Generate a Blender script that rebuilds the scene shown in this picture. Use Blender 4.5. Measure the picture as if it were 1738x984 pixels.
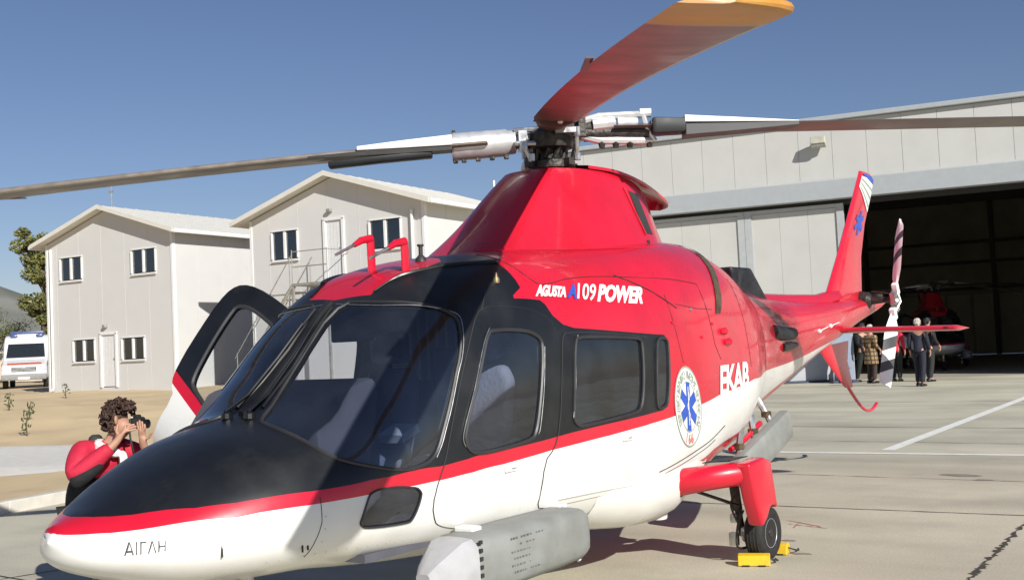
import bpy, bmesh, math, random
import numpy as np
from mathutils import Vector, Matrix
from mathutils.geometry import delaunay_2d_cdt
random.seed(7); rng = np.random.default_rng(7)
PI = math.pi; R = math.radians
sc = bpy.context.scene
for o in list(bpy.data.objects): bpy.data.objects.remove(o)
COL = sc.collection
# ------------------------------------------------------------------ camera, world, sun, exposure
cam = bpy.data.cameras.new('camera'); cam.sensor_width = 36.0; cam.lens = 1909.6 / 1738 * 36
cam.clip_start = 0.05; cam.clip_end = 6000
co = bpy.data.objects.new('camera', cam); COL.objects.link(co)
yaw, pit, rol = R(-144.2915), R(2.7874), R(-2.6985)
fw = Vector((math.cos(yaw)*math.cos(pit), math.sin(yaw)*math.cos(pit), math.sin(pit)))
rt = fw.cross(Vector((0, 0, 1))).normalized(); up = rt.cross(fw)
r2 = rt*math.cos(rol) + up*math.sin(rol); u2 = up*math.cos(rol) - rt*math.sin(rol)
mw = Matrix.Identity(4)
for i in range(3):
    mw[i][0] = r2[i]; mw[i][1] = u2[i]; mw[i][2] = -fw[i]
mw[0][3], mw[1][3], mw[2][3] = 2.6368, 4.3874, 1.5814
co.matrix_world = mw
sc.camera = co
SUN_AZ, SUN_EL = R(65.5), R(28.5)
w = bpy.data.worlds.new('World'); sc.world = w; w.use_nodes = True
nt = w.node_tree; bg = nt.nodes['Background']; bg.inputs['Strength'].default_value = 0.060
sky = nt.nodes.new('ShaderNodeTexSky'); sky.sky_type = 'NISHITA'; sky.sun_disc = False
sky.sun_elevation = SUN_EL; sky.sun_rotation = R(90) - SUN_AZ
sky.air_density = 1.0; sky.dust_density = 0.25; sky.ozone_density = 4.0; sky.altitude = 100
tn = nt.nodes.new('ShaderNodeMixRGB'); tn.blend_type = 'MULTIPLY'; tn.inputs[0].default_value = 1; tn.inputs[2].default_value = (1.03, .93, 1.0, 1)
nt.links.new(sky.outputs[0], tn.inputs[1]); nt.links.new(tn.outputs[0], bg.inputs[0])
sl = bpy.data.lights.new('sun', 'SUN'); sl.energy = 4.6; sl.angle = R(0.53); sl.color = (1.0, 0.965, 0.90)
so = bpy.data.objects.new('sun', sl); COL.objects.link(so); so.location = (10, 20, 30)
sdir = Vector((math.cos(SUN_EL)*math.cos(SUN_AZ), math.cos(SUN_EL)*math.sin(SUN_AZ), math.sin(SUN_EL)))
so.rotation_euler = sdir.to_track_quat('Z', 'Y').to_euler()
sc.view_settings.view_transform = 'Standard'; sc.view_settings.look = 'None'
sc.view_settings.exposure = 0.31; sc.view_settings.gamma = 1.0
sc.render.engine = 'CYCLES'
sc.cycles.transparent_max_bounces = 16

# ------------------------------------------------------------------ helpers
def mat(name, col, rough=0.5, metal=0.0, coat=0.0, var=0.12, scale=6.0, bump=0.0, bscale=40.0, spec=0.5, dirt=None, dscale=1.5, damt=0.35, coatr=0.06, rvar=0.08):
    m = bpy.data.materials.new(name); m.use_nodes = True; t = m.node_tree; b = t.nodes['Principled BSDF']
    N = t.nodes.new; L = t.links.new
    tc = N('ShaderNodeTexCoord')
    n1 = N('ShaderNodeTexNoise'); n1.inputs['Scale'].default_value = scale; n1.inputs['Detail'].default_value = 6
    L(tc.outputs['Object'], n1.inputs['Vector'])
    mr = N('ShaderNodeMapRange'); mr.inputs[1].default_value = 0.3; mr.inputs[2].default_value = 0.7
    mr.inputs[3].default_value = 1 - var; mr.inputs[4].default_value = 1 + var
    L(n1.outputs[0], mr.inputs[0])
    mx = N('ShaderNodeVectorMath'); mx.operation = 'SCALE'; mx.inputs[0].default_value = col; L(mr.outputs[0], mx.inputs['Scale'])
    out = mx.outputs[0]
    if dirt is not None:
        n2 = N('ShaderNodeTexNoise'); n2.inputs['Scale'].default_value = dscale; n2.inputs['Detail'].default_value = 8; n2.inputs['Roughness'].default_value = 0.65
        L(tc.outputs['Object'], n2.inputs['Vector'])
        m2 = N('ShaderNodeMapRange'); m2.inputs[1].default_value = 0.48; m2.inputs[2].default_value = 0.75; m2.inputs[4].default_value = damt
        L(n2.outputs[0], m2.inputs[0])
        mm = N('ShaderNodeMixRGB'); L(m2.outputs[0], mm.inputs[0]); L(out, mm.inputs[1]); mm.inputs[2].default_value = (*dirt, 1); out = mm.outputs[0]
    L(out, b.inputs['Base Color'])
    if rvar:
        m3 = N('ShaderNodeMapRange'); m3.inputs[1].default_value = .3; m3.inputs[2].default_value = .7
        m3.inputs[3].default_value = max(0.02, rough - rvar); m3.inputs[4].default_value = min(1, rough + rvar)
        L(n1.outputs[0], m3.inputs[0]); L(m3.outputs[0], b.inputs['Roughness'])
    else: b.inputs['Roughness'].default_value = rough
    b.inputs['Metallic'].default_value = metal; b.inputs['Coat Weight'].default_value = coat; b.inputs['Coat Roughness'].default_value = coatr
    b.inputs['Specular IOR Level'].default_value = spec
    if bump:
        n4 = N('ShaderNodeTexNoise'); n4.inputs['Scale'].default_value = bscale; n4.inputs['Detail'].default_value = 5
        L(tc.outputs['Object'], n4.inputs['Vector'])
        bp = N('ShaderNodeBump'); bp.inputs['Strength'].default_value = bump; bp.inputs['Distance'].default_value = 0.02
        L(n4.outputs[0], bp.inputs['Height']); L(bp.outputs[0], b.inputs['Normal'])
    return m
def glassmat(name, tint, ior=1.5, rough=0.0, dust_haze=0.0):
    m = bpy.data.materials.new(name); m.use_nodes = True; t = m.node_tree; t.nodes.clear(); N = t.nodes.new; L = t.links.new
    o = N('ShaderNodeOutputMaterial'); tr = N('ShaderNodeBsdfTransparent'); tr.inputs[0].default_value = (*tint, 1)
    gl = N('ShaderNodeBsdfGlossy'); gl.inputs['Roughness'].default_value = rough; gl.inputs[0].default_value = (1, 1, 1, 1)
    fr = N('ShaderNodeFresnel'); fr.inputs[0].default_value = ior
    tc = N('ShaderNodeTexCoord'); n = N('ShaderNodeTexNoise'); n.inputs['Scale'].default_value = 2.2; n.inputs['Detail'].default_value = 2
    L(tc.outputs['Object'], n.inputs['Vector'])
    bp = N('ShaderNodeBump'); bp.inputs['Strength'].default_value = 0.12; bp.inputs['Distance'].default_value = 0.03
    L(n.outputs[0], bp.inputs['Height']); L(bp.outputs[0], gl.inputs['Normal'])
    mx = N('ShaderNodeMixShader'); L(fr.outputs[0], mx.inputs[0]); L(tr.outputs[0], mx.inputs[1]); L(gl.outputs[0], mx.inputs[2]); out = mx.outputs[0]
    if dust_haze:  # dusty film tinted blue: sky reflection painted in as diffuse haze
        df = N('ShaderNodeBsdfDiffuse'); df.inputs[0].default_value = (.46, .54, .74, 1); n2 = N('ShaderNodeTexNoise'); n2.inputs['Scale'].default_value = 3.5; n2.inputs['Detail'].default_value = 7; L(tc.outputs['Object'], n2.inputs['Vector'])
        mr = N('ShaderNodeMapRange'); mr.inputs[1].default_value = .35; mr.inputs[2].default_value = .7; mr.inputs[3].default_value = dust_haze*.5; mr.inputs[4].default_value = dust_haze*1.6; L(n2.outputs[0], mr.inputs[0])
        m2 = N('ShaderNodeMixShader'); L(mr.outputs[0], m2.inputs[0]); L(out, m2.inputs[1]); L(df.outputs[0], m2.inputs[2]); out = m2.outputs[0]
    L(out, o.inputs[0])
    return m
class MB:
    def __init__(s): s.v = []; s.f = []; s.m = []
    def add(s, vs, fs, mi=0):
        b = len(s.v); s.v += [tuple(v) for v in vs]; s.f += [tuple(i + b for i in f) for f in fs]; s.m += [mi]*len(fs); return s
    def box(s, c, d, rot=None, mi=0, taper=(1, 1)):
        vs = []
        for z in (-.5, .5):
            k = taper if z > 0 else (1, 1)
            for x, y in ((-.5, -.5), (.5, -.5), (.5, .5), (-.5, .5)): vs.append(Vector((x*d[0]*k[0], y*d[1]*k[1], z*d[2])))
        if rot is not None: vs = [rot @ v for v in vs]
        return s.add([v + Vector(c) for v in vs], [(3, 2, 1, 0), (4, 5, 6, 7), (0, 1, 5, 4), (1, 2, 6, 5), (2, 3, 7, 6), (3, 0, 4, 7)], mi)
    def tube(s, pts, r, n=10, mi=0, caps=True):
        P = [Vector(p) for p in pts]; rs = r if isinstance(r, (list, tuple)) else [r]*len(P)
        T = [(P[min(i+1, len(P)-1)] - P[max(i-1, 0)]).normalized() for i in range(len(P))]
        a = Vector((0, 0, 1)) if abs(T[0].z) < .9 else Vector((1, 0, 0)); N = T[0].cross(a).normalized(); vs = []
        for i, p in enumerate(P):
            N = (N - T[i]*N.dot(T[i])).normalized(); B = T[i].cross(N)
            for k in range(n):
                q = 2*PI*k/n; vs.append(p + (N*math.cos(q) + B*math.sin(q))*rs[i])
        fs = [(i*n + k, i*n + (k+1) % n, (i+1)*n + (k+1) % n, (i+1)*n + k) for i in range(len(P)-1) for k in range(n)]
        if caps: fs += [tuple(range(n))[::-1], tuple((len(P)-1)*n + k for k in range(n))]
        return s.add(vs, fs, mi)
    def rings(s, rings, mi=0, closed=True, caps=True):
        n = len(rings[0]); vs = [p for r in rings for p in r]
        fs = [(i*n + k, i*n + (k+1) % n, (i+1)*n + (k+1) % n, (i+1)*n + k) for i in range(len(rings)-1) for k in range(n if closed else n-1)]
        if caps: fs += [tuple(range(n))[::-1], tuple((len(rings)-1)*n + k for k in range(n))]
        return s.add(vs, fs, mi)
    def lathe(s, prof, c=(0, 0, 0), n=24, axis='Z', mi=0):
        rr = []
        for r, h in prof:
            ring = []
            for k in range(n):
                q = 2*PI*k/n; a, b = r*math.cos(q), r*math.sin(q)
                v = {'Z': (a, b, h), 'Y': (a, h, -b), 'X': (h, a, b)}[axis]
                ring.append(Vector(v) + Vector(c))
            rr.append(ring)
        return s.rings(rr, mi)
    def prism(s, poly, off, mi=0):
        n = len(poly); a = [Vector(p) for p in poly]; b = [p + Vector(off) for p in a]
        return s.add(a + b, [tuple(range(n))[::-1], tuple(range(n, 2*n))] + [(i, (i+1) % n, n + (i+1) % n, n + i) for i in range(n)], mi)
    def ball(s, c, r, n=10, mi=0):
        r = r if isinstance(r, (tuple, list)) else (r, r, r); rg = []
        for i in range(1, n):
            t = PI*i/n; rg.append([Vector((c[0] + r[0]*math.sin(t)*math.cos(2*PI*k/(2*n)), c[1] + r[1]*math.sin(t)*math.sin(2*PI*k/(2*n)), c[2] - r[2]*math.cos(t))) for k in range(2*n)])
        return s.rings(rg, mi)
    def build(s, name, mats, parent=None, smooth=False, bevel=0.0, seg=2, fix=True, angle=35):
        me = bpy.data.meshes.new(name); me.from_pydata(s.v, [], s.f)
        if not isinstance(mats, (list, tuple)): mats = [mats]
        for m in mats: me.materials.append(m)
        me.polygons.foreach_set('material_index', s.m)
        bm = bmesh.new(); bm.from_mesh(me)
        if fix: bmesh.ops.recalc_face_normals(bm, faces=bm.faces)
        if bevel:
            es = [e for e in bm.edges if len(e.link_faces) == 2 and e.calc_face_angle(0) > R(30)]
            bmesh.ops.bevel(bm, geom=es, offset=bevel, segments=seg, affect='EDGES', profile=.5, clamp_overlap=True)
        if smooth:
            for f in bm.faces: f.smooth = True
            for e in bm.edges:
                if len(e.link_faces) == 2 and e.calc_face_angle(0) > R(angle): e.smooth = False
        bm.to_mesh(me); bm.free()
        o = bpy.data.objects.new(name, me); COL.objects.link(o)
        if parent is not None: o.parent = parent
        return o
def thing(name, label, cat, loc=(0, 0, 0), rz=0.0, group=None):
    o = bpy.data.objects.new(name, None); COL.objects.link(o); o.location = loc; o.rotation_euler = (0, 0, rz)
    o.empty_display_size = .2; o['label'] = label; o['category'] = cat
    if group: o['group'] = group
    return o
def tag(o, label, cat, group=None):
    o['label'] = label; o['category'] = cat
    if group: o['group'] = group
    return o
def structure(o): o['kind'] = 'structure'; return o
def copy_tree(o, parent=None):
    c = o.copy(); COL.objects.link(c)
    if parent is not None: c.parent = parent
    for ch in list(o.children): copy_tree(ch, c)
    return c
def rotz(a): return Matrix.Rotation(a, 3, 'Z')
def catmull(pts, k=6):
    P = [Vector(p) for p in pts]; out = []
    for i in range(len(P)-1):
        a, b, c, d = P[max(i-1, 0)], P[i], P[i+1], P[min(i+2, len(P)-1)]
        for j in range(k):
            t = j/k; out.append(.5*((2*b) + (c-a)*t + (2*a-5*b+4*c-d)*t*t + (3*b-a-3*c+d)*t**3))
    out.append(P[-1]); return out
def chaikin(poly, it=2, closed=True):
    P = [tuple(p) for p in poly]
    for _ in range(it):
        Q = []; n = len(P)
        for i in range(n if closed else n-1):
            a, b = P[i], P[(i+1) % n]
            Q.append((a[0]*.75 + b[0]*.25, a[1]*.75 + b[1]*.25)); Q.append((a[0]*.25 + b[0]*.75, a[1]*.25 + b[1]*.75))
        if not closed: Q = [P[0]] + Q + [P[-1]]
        P = Q
    return P
def skin_mesh(name, pts, edges, radii, m, parent=None, sub=2, mats=None):
    me = bpy.data.meshes.new(name); me.from_pydata([tuple(p) for p in pts], edges, [])
    o = bpy.data.objects.new(name, me); COL.objects.link(o)
    mo = o.modifiers.new('s', 'SKIN'); mo.use_smooth_shade = True; mo.branch_smoothing = .6
    for i, r in enumerate(radii):
        rr = r if isinstance(r, (tuple, list)) else (r, r)
        me.skin_vertices[0].data[i].radius = rr
    me.skin_vertices[0].data[0].use_root = True
    ms = o.modifiers.new('d', 'SUBSURF'); ms.levels = sub; ms.render_levels = sub
    dg = bpy.context.evaluated_depsgraph_get(); ev = o.evaluated_get(dg)
    nm = bpy.data.meshes.new_from_object(ev); o.modifiers.clear(); o.data = nm; bpy.data.meshes.remove(me)
    nm.name = name; nm.materials.clear(); nm.materials.append(m)
    for p in nm.polygons: p.use_smooth = True
    if parent is not None: o.parent = parent
    return o
def text_mesh(body, size=1.0, shear=0.0, bold=0.0, space=1.0):
    cu = bpy.data.curves.new('lettering', 'FONT'); cu.body = body; cu.size = size; cu.shear = shear; cu.offset = bold; cu.space_character = space
    cu.resolution_u = 3; cu.align_x = 'LEFT'
    o = bpy.data.objects.new('lettering', cu); COL.objects.link(o)
    dg = bpy.context.evaluated_depsgraph_get(); me = bpy.data.meshes.new_from_object(o.evaluated_get(dg))
    bpy.data.objects.remove(o); bpy.data.curves.remove(cu)
    bm = bmesh.new(); bm.from_mesh(me); bmesh.ops.triangulate(bm, faces=bm.faces); bmesh.ops.remove_doubles(bm, verts=bm.verts, dist=1e-5)
    vs = [v.co.copy() for v in bm.verts]; bm.verts.index_update(); fs = [tuple(v.index for v in f.verts) for f in bm.faces]; bm.free(); bpy.data.meshes.remove(me)
    x0, x1 = min(v.x for v in vs), max(v.x for v in vs); y0, y1 = min(v.y for v in vs), max(v.y for v in vs)
    return [((v.x-x0)/(x1-x0), (v.y-y0)/(y1-y0)) for v in vs], fs, (x1-x0)/(y1-y0)

# ------------------------------------------------------------------ materials
red = mat('red_paint', (.60, .010, .032), .30, coat=.45, var=.07, scale=3, dirt=(.30, .012, .02), dscale=1.2, damt=.35, bump=.10, bscale=3.5)
white = mat('white_paint', (.80, .79, .75), .32, coat=.35, var=.03, scale=3, dirt=(.52, .47, .38), dscale=2.2, damt=.32, bump=.08, bscale=3.5)
black = mat('black_paint', (.010, .011, .013), .33, coat=.0, var=.25, scale=3, dirt=(.05, .05, .045), dscale=2.5, damt=.35)
seal = mat('window_rubber', (.03, .03, .032), .45)
seam = mat('panel_gap', (.03, .03, .03), .8)
steel = mat('steel', (.55, .55, .54), .35, metal=.9, var=.15, scale=20)
alu = mat('aluminium', (.72, .72, .72), .38, metal=.55, var=.12, scale=14)
darkmetal = mat('dark_metal', (.055, .05, .045), .45, metal=.6, var=.5, scale=25, bump=.3)
rubber = mat('rubber', (.016, .016, .016), .75, var=.4, scale=30, bump=.15, bscale=120)
greypod = mat('grey_pod_cover', (.245, .255, .24), .65, var=.12, scale=5, dirt=(.15, .145, .12), dscale=3, damt=.6)
greylight = mat('pale_grey_cap', (.42, .42, .43), .5, var=.08, scale=8, dirt=(.28, .27, .25), damt=.5, dscale=6)
brown = mat('heat_stained_metal', (.20, .15, .085), .45, metal=.7, var=.5, scale=9, dirt=(.05, .045, .04), damt=.6, dscale=5)
soot = mat('sooty_metal', (.035, .038, .045), .5, metal=.6, var=.5, scale=10, dirt=(.25, .19, .12), damt=.5, dscale=4)
bladeM = mat('blade_grey', (.13, .115, .105), .38, var=.18, scale=4, dirt=(.22, .15, .12), dscale=3, damt=.5)
bladeU = mat('blade_underside', (.095, .055, .05), .38, var=.15, scale=4, dirt=(.09, .07, .06), dscale=2, damt=.5)  # redder than the other blade grey: bounce off the red fuselage put into colour
edgeM = mat('blade_leading_edge_strip', (.42, .36, .30), .42, metal=.5, var=.2, scale=10)
tipM = mat('blade_tip_orange', (.55, .25, .04), .5, var=.2, scale=8, dirt=(.32, .24, .13), damt=.5)
tipDark = mat('grey_blade_paint', (.07, .07, .07), .5)
blackboot = mat('black_boot', (.012, .014, .016), .55)
interior = mat('cabin_lining', (.095, .095, .115), .8)
panelgrey = mat('cabin_grey_trim', (.22, .22, .26), .7)
seatblue = mat('seat_cloth_dark', (.12, .13, .19), .85, bump=.3)
seatgrey = mat('seat_cloth_grey', (.34, .34, .40), .8, bump=.3, dirt=(.22, .22, .26), damt=.4)
bluepaint = mat('emblem_blue', (.03, .09, .45), .4)
whiteprint = mat('white_print', (.82, .82, .80), .4)
greyprint = mat('faded_print', (.30, .36, .28), .5)
pinkprint = mat('red_print', (.62, .18, .14), .5)
darkprint = mat('dark_print', (.06, .06, .07), .5)
yellow = mat('yellow_paint', (.78, .50, .02), .45, dirt=(.35, .22, .04), damt=.45, dscale=9)
glass = glassmat('tinted_glass', (.68, .73, .82), 1.9, dust_haze=.022)
glassclear = glassmat('clear_glass', (.80, .83, .86), 1.5)
bglass = glassmat('building_glass', (.35, .42, .46), 2.3)
ST=[[0.055,0.839,0.855,0.02,0.843,2.0,2.0],[0.08,0.771,0.897,0.089,0.819,2.0,2.0],[0.14,0.718,0.928,0.191,0.796,2.0,2.1],[0.27,0.661,0.977,0.351,0.798,2.0,2.2],[0.5,0.585,1.091,0.506,0.817,2.1,2.3],[0.8,0.554,1.213,0.632,0.842,2.2,2.4],[1.15,0.538,1.303,0.71,0.877,2.3,2.5],[1.4,0.509,1.502,0.75,0.908,2.5,2.6],[1.75,0.47,1.836,0.754,0.947,2.9,2.7],[2.1,0.448,2.033,0.787,0.999,3.2,2.9],[2.6,0.424,2.137,0.806,1.018,3.5,3.1],[3.2,0.4,2.187,0.817,1.047,3.7,3.3],[4.0,0.362,2.249,0.831,1.084,3.7,3.4],[4.6,0.382,2.313,0.818,1.131,3.3,3.0],[5.2,0.516,2.335,0.761,1.202,2.9,2.6],[5.8,0.588,2.254,0.686,1.295,2.5,2.3],[6.5,0.774,2.055,0.494,1.429,2.2,2.1],[7.5,0.993,1.918,0.337,1.563,2.0,2.0],[8.5,1.252,1.889,0.25,1.667,2.0,2.0],[9.5,1.484,1.905,0.186,1.753,2.0,2.0],[10.3,1.655,1.918,0.115,1.839,2.0,2.0]]
PH={"stripe_top":[[0.234,2.202],[0.16,1.525],[0.183,1.182],[0.239,0.951],[0.297,0.843],[0.374,0.672],[0.475,0.534],[0.62,0.417],[0.713,0.376],[0.948,0.287],[1.255,0.193],[1.364,0.143],[1.732,0.054],[1.927,0.032],[2.296,0.018],[2.85,0.026],[3.491,0.022],[3.935,0.023],[4.01,0.035]],"white_top":[[0.084,2.281],[0.068,1.328],[0.101,0.717],[0.202,0.536],[0.321,0.454],[0.451,0.329],[0.6,0.236],[0.696,0.219],[0.914,0.149],[1.234,0.066],[1.566,-0.01],[1.727,-0.041],[1.966,-0.088],[2.209,-0.095],[2.647,-0.067],[3.263,-0.068],[4.06,-0.048],[4.522,-0.028],[4.868,-0.015],[5.723,-0.086],[7.102,-0.394],[7.619,-0.502],[8.605,-0.717]],"white_bot":[[4.313,-0.556],[4.826,-0.515]],"black_top":[[4.01,0.035],[4.05,0.08],[4.091,0.318],[4.089,0.377],[4.036,0.421],[2.982,0.52],[2.875,0.544],[2.797,0.591],[2.757,0.648],[2.722,0.672],[2.615,0.689],[2.501,0.705],[2.508,0.721],[2.601,0.753],[2.603,0.803],[2.603,0.872],[2.606,0.953],[2.611,0.995],[2.514,1.092],[2.529,1.289]],"arrow":[[1.873,1.825],[1.842,1.255],[1.897,1.27],[1.992,1.235],[2.062,1.152],[2.166,1.158],[2.323,1.166],[2.397,1.26]],"screen":[[1.763,1.48],[1.781,1.149],[1.869,0.942],[1.938,0.838],[1.988,0.771],[2.02,0.72],[2.02,0.676],[1.99,0.595],[1.949,0.523],[1.906,0.469],[1.829,0.338],[1.765,0.232],[1.732,0.173],[1.691,0.125],[1.621,0.103],[1.495,0.123],[1.351,0.209],[1.214,0.381],[1.101,0.579],[1.065,0.788],[1.044,1.064],[1.114,1.262]],"door_win":[[2.229,0.585],[2.502,0.546],[2.594,0.515],[2.629,0.488],[2.628,0.454],[2.576,0.266],[2.51,0.068],[2.452,0.036],[2.116,0.025],[1.997,0.041],[1.951,0.067],[1.924,0.106],[1.916,0.172],[2.017,0.351],[2.141,0.53],[2.197,0.581]],"cabin_win":[[2.996,0.478],[3.655,0.431],[3.71,0.416],[3.718,0.392],[3.705,0.217],[3.663,0.068],[3.586,0.044],[3.014,0.042],[2.927,0.052],[2.886,0.081],[2.885,0.123],[2.929,0.377],[2.965,0.462]],"rear_win":[[3.925,0.411],[4.047,0.405],[4.076,0.36],[4.033,0.082],[3.978,0.039],[3.896,0.034],[3.86,0.058],[3.89,0.304]],"nose_win":[[1.254,0.076],[1.319,0.073],[1.535,-0.012],[1.578,-0.088],[1.582,-0.14],[1.534,-0.371],[1.509,-0.402],[1.234,-0.349],[1.192,-0.285],[1.191,-0.225],[1.23,0.038]],"door":[[2.161,0.688],[2.034,0.563],[1.935,0.434],[1.843,0.257],[1.769,0.062],[1.714,-0.034],[1.668,-0.284],[1.715,-0.462],[1.765,-0.519],[1.856,-0.576],[2.077,-0.671],[2.369,-0.71],[2.535,-0.699],[2.547,-0.579],[2.547,-0.152],[2.647,-0.071],[2.711,0.084],[2.753,0.281],[2.788,0.442],[2.788,0.523],[2.745,0.581],[2.629,0.628],[2.414,0.674],[2.254,0.701]],"cabin_door":[[2.891,0.51],[3.806,0.43],[3.827,0.4],[3.796,0.219],[3.746,0.015],[3.714,-0.261],[3.717,-0.557],[3.679,-0.587],[2.851,-0.581],[2.587,-0.582],[2.548,-0.505],[2.581,-0.159],[2.676,-0.066],[2.747,0.08],[2.793,0.306],[2.836,0.479]],"hinge_line":[[1.726,-0.077],[2.002,0.514],[2.288,0.765]],"brown":[[5.182,1.045],[5.254,0.82],[5.137,0.688],[5.014,0.568],[4.931,0.471],[5.117,0.458],[5.237,0.565],[5.326,0.683],[5.413,0.811]],"ridge":[[1.877,1.258],[1.975,1.216],[2.068,1.158],[2.313,1.055],[2.582,0.984]],"emb":[[4.304,-0.002],[4.102,0.024],[4.52,-0.048],[4.342,0.23],[4.253,-0.349]],"ekab":[[4.919,0.166],[4.881,-0.018],[5.589,0.108],[5.554,-0.1]],"agusta":[[2.745,0.756],[2.692,0.693],[3.025,0.72],[2.98,0.665],[3.083,0.74],[3.015,0.663],[3.337,0.716],[3.263,0.628],[3.372,0.718],[3.295,0.626],[3.895,0.676],[3.823,0.588]],"aigli":[[0.223,0.268],[0.218,-0.085],[0.343,0.163],[0.339,-0.053]],"post":[[1.114,1.262],[1.084,1.334],[1.763,1.48],[1.769,1.581]],"hdl":[[2.263,-0.162],[3.465,-0.141],[0.541,-0.235]]}
# ------------------------------------------------------------------ helicopter hull (x forward, y to port, s = -x metres aft of the nose)
ST = ST[:-1] + [[10.3, 1.66, 1.915, .112, 1.835, 2, 2], [11.0, 1.80, 1.925, .075, 1.87, 2, 2], [11.28, 1.865, 1.92, .03, 1.893, 2, 2]]
ST[0] = [.055, .8455, .8465, .001, .846, 2, 2]
STA = np.array(ST)
def pchip(x, y, xq):
    h = np.diff(x); d = np.diff(y)/h; m = np.zeros_like(y)
    for i in range(1, len(x)-1):
        if d[i-1]*d[i] > 0:
            w1 = 2*h[i] + h[i-1]; w2 = h[i] + 2*h[i-1]; m[i] = (w1+w2)/(w1/d[i-1] + w2/d[i])
    m[0] = d[0]; m[-1] = d[-1]
    i = np.clip(np.searchsorted(x, xq)-1, 0, len(x)-2); t = (xq-x[i])/h[i]
    return (2*t**3-3*t**2+1)*y[i] + (t**3-2*t**2+t)*h[i]*m[i] + (-2*t**3+3*t**2)*y[i+1] + (t**3-t**2)*h[i]*m[i+1]
S0, S1 = STA[0, 0], STA[-1, 0]
def surf(s, ph):
    s = np.clip(np.asarray(s, float), S0, S1); ph = np.asarray(ph, float)
    zb, zt, w_, zm, n1, n2 = [pchip(STA[:, 0], STA[:, k], s) for k in range(1, 7)]
    c, q = np.cos(ph), np.sin(ph); n = np.where(q >= 0, n1, n2)
    r = (np.abs(c)**n + np.abs(q)**n)**(-1/n)
    return np.stack([-s, w_*r*c, zm + np.where(q >= 0, zt-zm, zm-zb)*r*q], -1)
def normal(s, ph):
    s = np.asarray(s, float); ph = np.asarray(ph, float); e = 1e-3
    a = surf(np.clip(s+e, S0, S1), ph) - surf(np.clip(s-e, S0, S1), ph); b = surf(s, ph+e) - surf(s, ph-e)
    n = np.cross(b, a); n /= np.linalg.norm(n, axis=-1, keepdims=True) + 1e-12
    c = surf(s, ph); ax = c.copy(); ax[..., 1] = 0; ax[..., 2] = pchip(STA[:, 0], STA[:, 4], np.clip(s, S0, S1))
    sg = np.sign(np.sum(n*(c-ax), -1, keepdims=True)); return n*np.where(sg == 0, 1, sg)
def hp(s, ph, off=0.0):
    p = surf(s, ph) + normal(s, ph)*off; return Vector(p)
def phi_z(s, z):
    zb, zt, w_, zm, n1, n2 = [float(pchip(STA[:, 0], STA[:, k], np.array([s]))[0]) for k in range(1, 7)]
    d, n = (zt-zm, n1) if z >= zm else (zm-zb, n2); q = max(-1, min(1, (z-zm)/d))
    return math.atan2(q, max(0, 1-abs(q)**n)**(1/n))
HPI = PI/2
PH['screen'][-1] = [1.085, 1.40]; PH['screen'][-2] = [1.042, 1.10]; PH['screen'][0] = [1.765, 1.525]
win = {k: chaikin(PH[k], 2) for k in ('screen', 'door_win', 'cabin_win', 'rear_win', 'nose_win')}
door = chaikin(PH['door'], 1); cdoor = chaikin(PH['cabin_door'], 1)
arrow = [(1.80, HPI), (1.835, 1.27), (1.90, 1.27), (1.99, 1.235), (2.06, 1.155), (2.17, 1.158), (2.32, 1.166), (2.40, 1.26), (2.45, 1.40), (2.45, HPI)]
stripe_top = [(.150, HPI)] + [tuple(p) for p in PH['stripe_top'][1:]]; stripe_top = [(.166, HPI)] + [(s, phi_z(s, z)) for s, z in ((.175, .9395), (.20, .9385), (.24, .938), (.297, .941))] + stripe_top[6:]
white_top = [(.070, HPI)] + [tuple(p) for p in PH['white_top'][1:]]
white_top = [(.0705, HPI)] + [(s, phi_z(s, z)) for s, z in ((.076, .881), (.085, .880), (.10, .879), (.14, .878), (.20, .879), (.32, .889))] + white_top[6:]
white_top = white_top[:-1] + [(8.6, -.72), (9.4, -.95)]
white_bot = [tuple(p) for p in PH['white_bot']] + [(s, phi_z(s, z)) for s, z in ((5.2, .79), (5.8, .84), (6.5, .965), (7.5, 1.13), (8.6, 1.345), (9.4, 1.49))]
black_top = [tuple(p) for p in PH['black_top']][1:-2] + [(2.60, 1.10), (2.60, 1.30), (2.60, HPI)]
black_poly = stripe_top + black_top + [(2.2, HPI), (1.6, HPI), (1.0, HPI), (.5, HPI)]
white_poly = white_top + white_bot[::-1] + [(4.15, -.75), (4.12, -1.1), (4.1, -HPI), (3, -HPI), (1.5, -HPI), (.5, -HPI), (S0, -HPI), (S0, 0), (S0, HPI)]
def inpoly(x, y, P):
    c = False; n = len(P); j = n-1
    for i in range(n):
        xi, yi = P[i]; xj, yj = P[j]
        if (yi > y) != (yj > y) and x < (xj-xi)*(y-yi)/(yj-yi) + xi: c = not c
        j = i
    return c
KY = .8
def dens(P, closed, d):
    out = []; n = len(P)
    for i in range(n if closed else n-1):
        a, b = P[i], P[(i+1) % n]; L = math.hypot(a[0]-b[0], (a[1]-b[1])*KY); k = max(1, int(L/d))
        for j in range(k): out.append((a[0] + (b[0]-a[0])*j/k, a[1] + (b[1]-a[1])*j/k))
    if not closed: out.append(P[-1])
    return out
cons = [(dens(p, True, .03), True) for p in win.values()] + [(dens(door, True, .04), True), (dens(cdoor, True, .04), True),
        (dens(stripe_top, False, .04), False), (dens(white_top, False, .04), False), (dens(black_top, False, .04), False),
        (dens([white_top[-1]] + white_bot[::-1] + [(4.15, -.75), (4.12, -1.1), (4.1, -HPI)], False, .06), False), (dens(arrow, False, .04), False)]
sg = np.concatenate([S0 + (1-np.cos(np.linspace(0, HPI, 26)))*(.30-S0), np.arange(.33, 4.6, .055), np.arange(4.65, 7, .09), np.arange(7.1, S1, .2), [S1]])
sg[0] = S0
NP = 38
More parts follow.
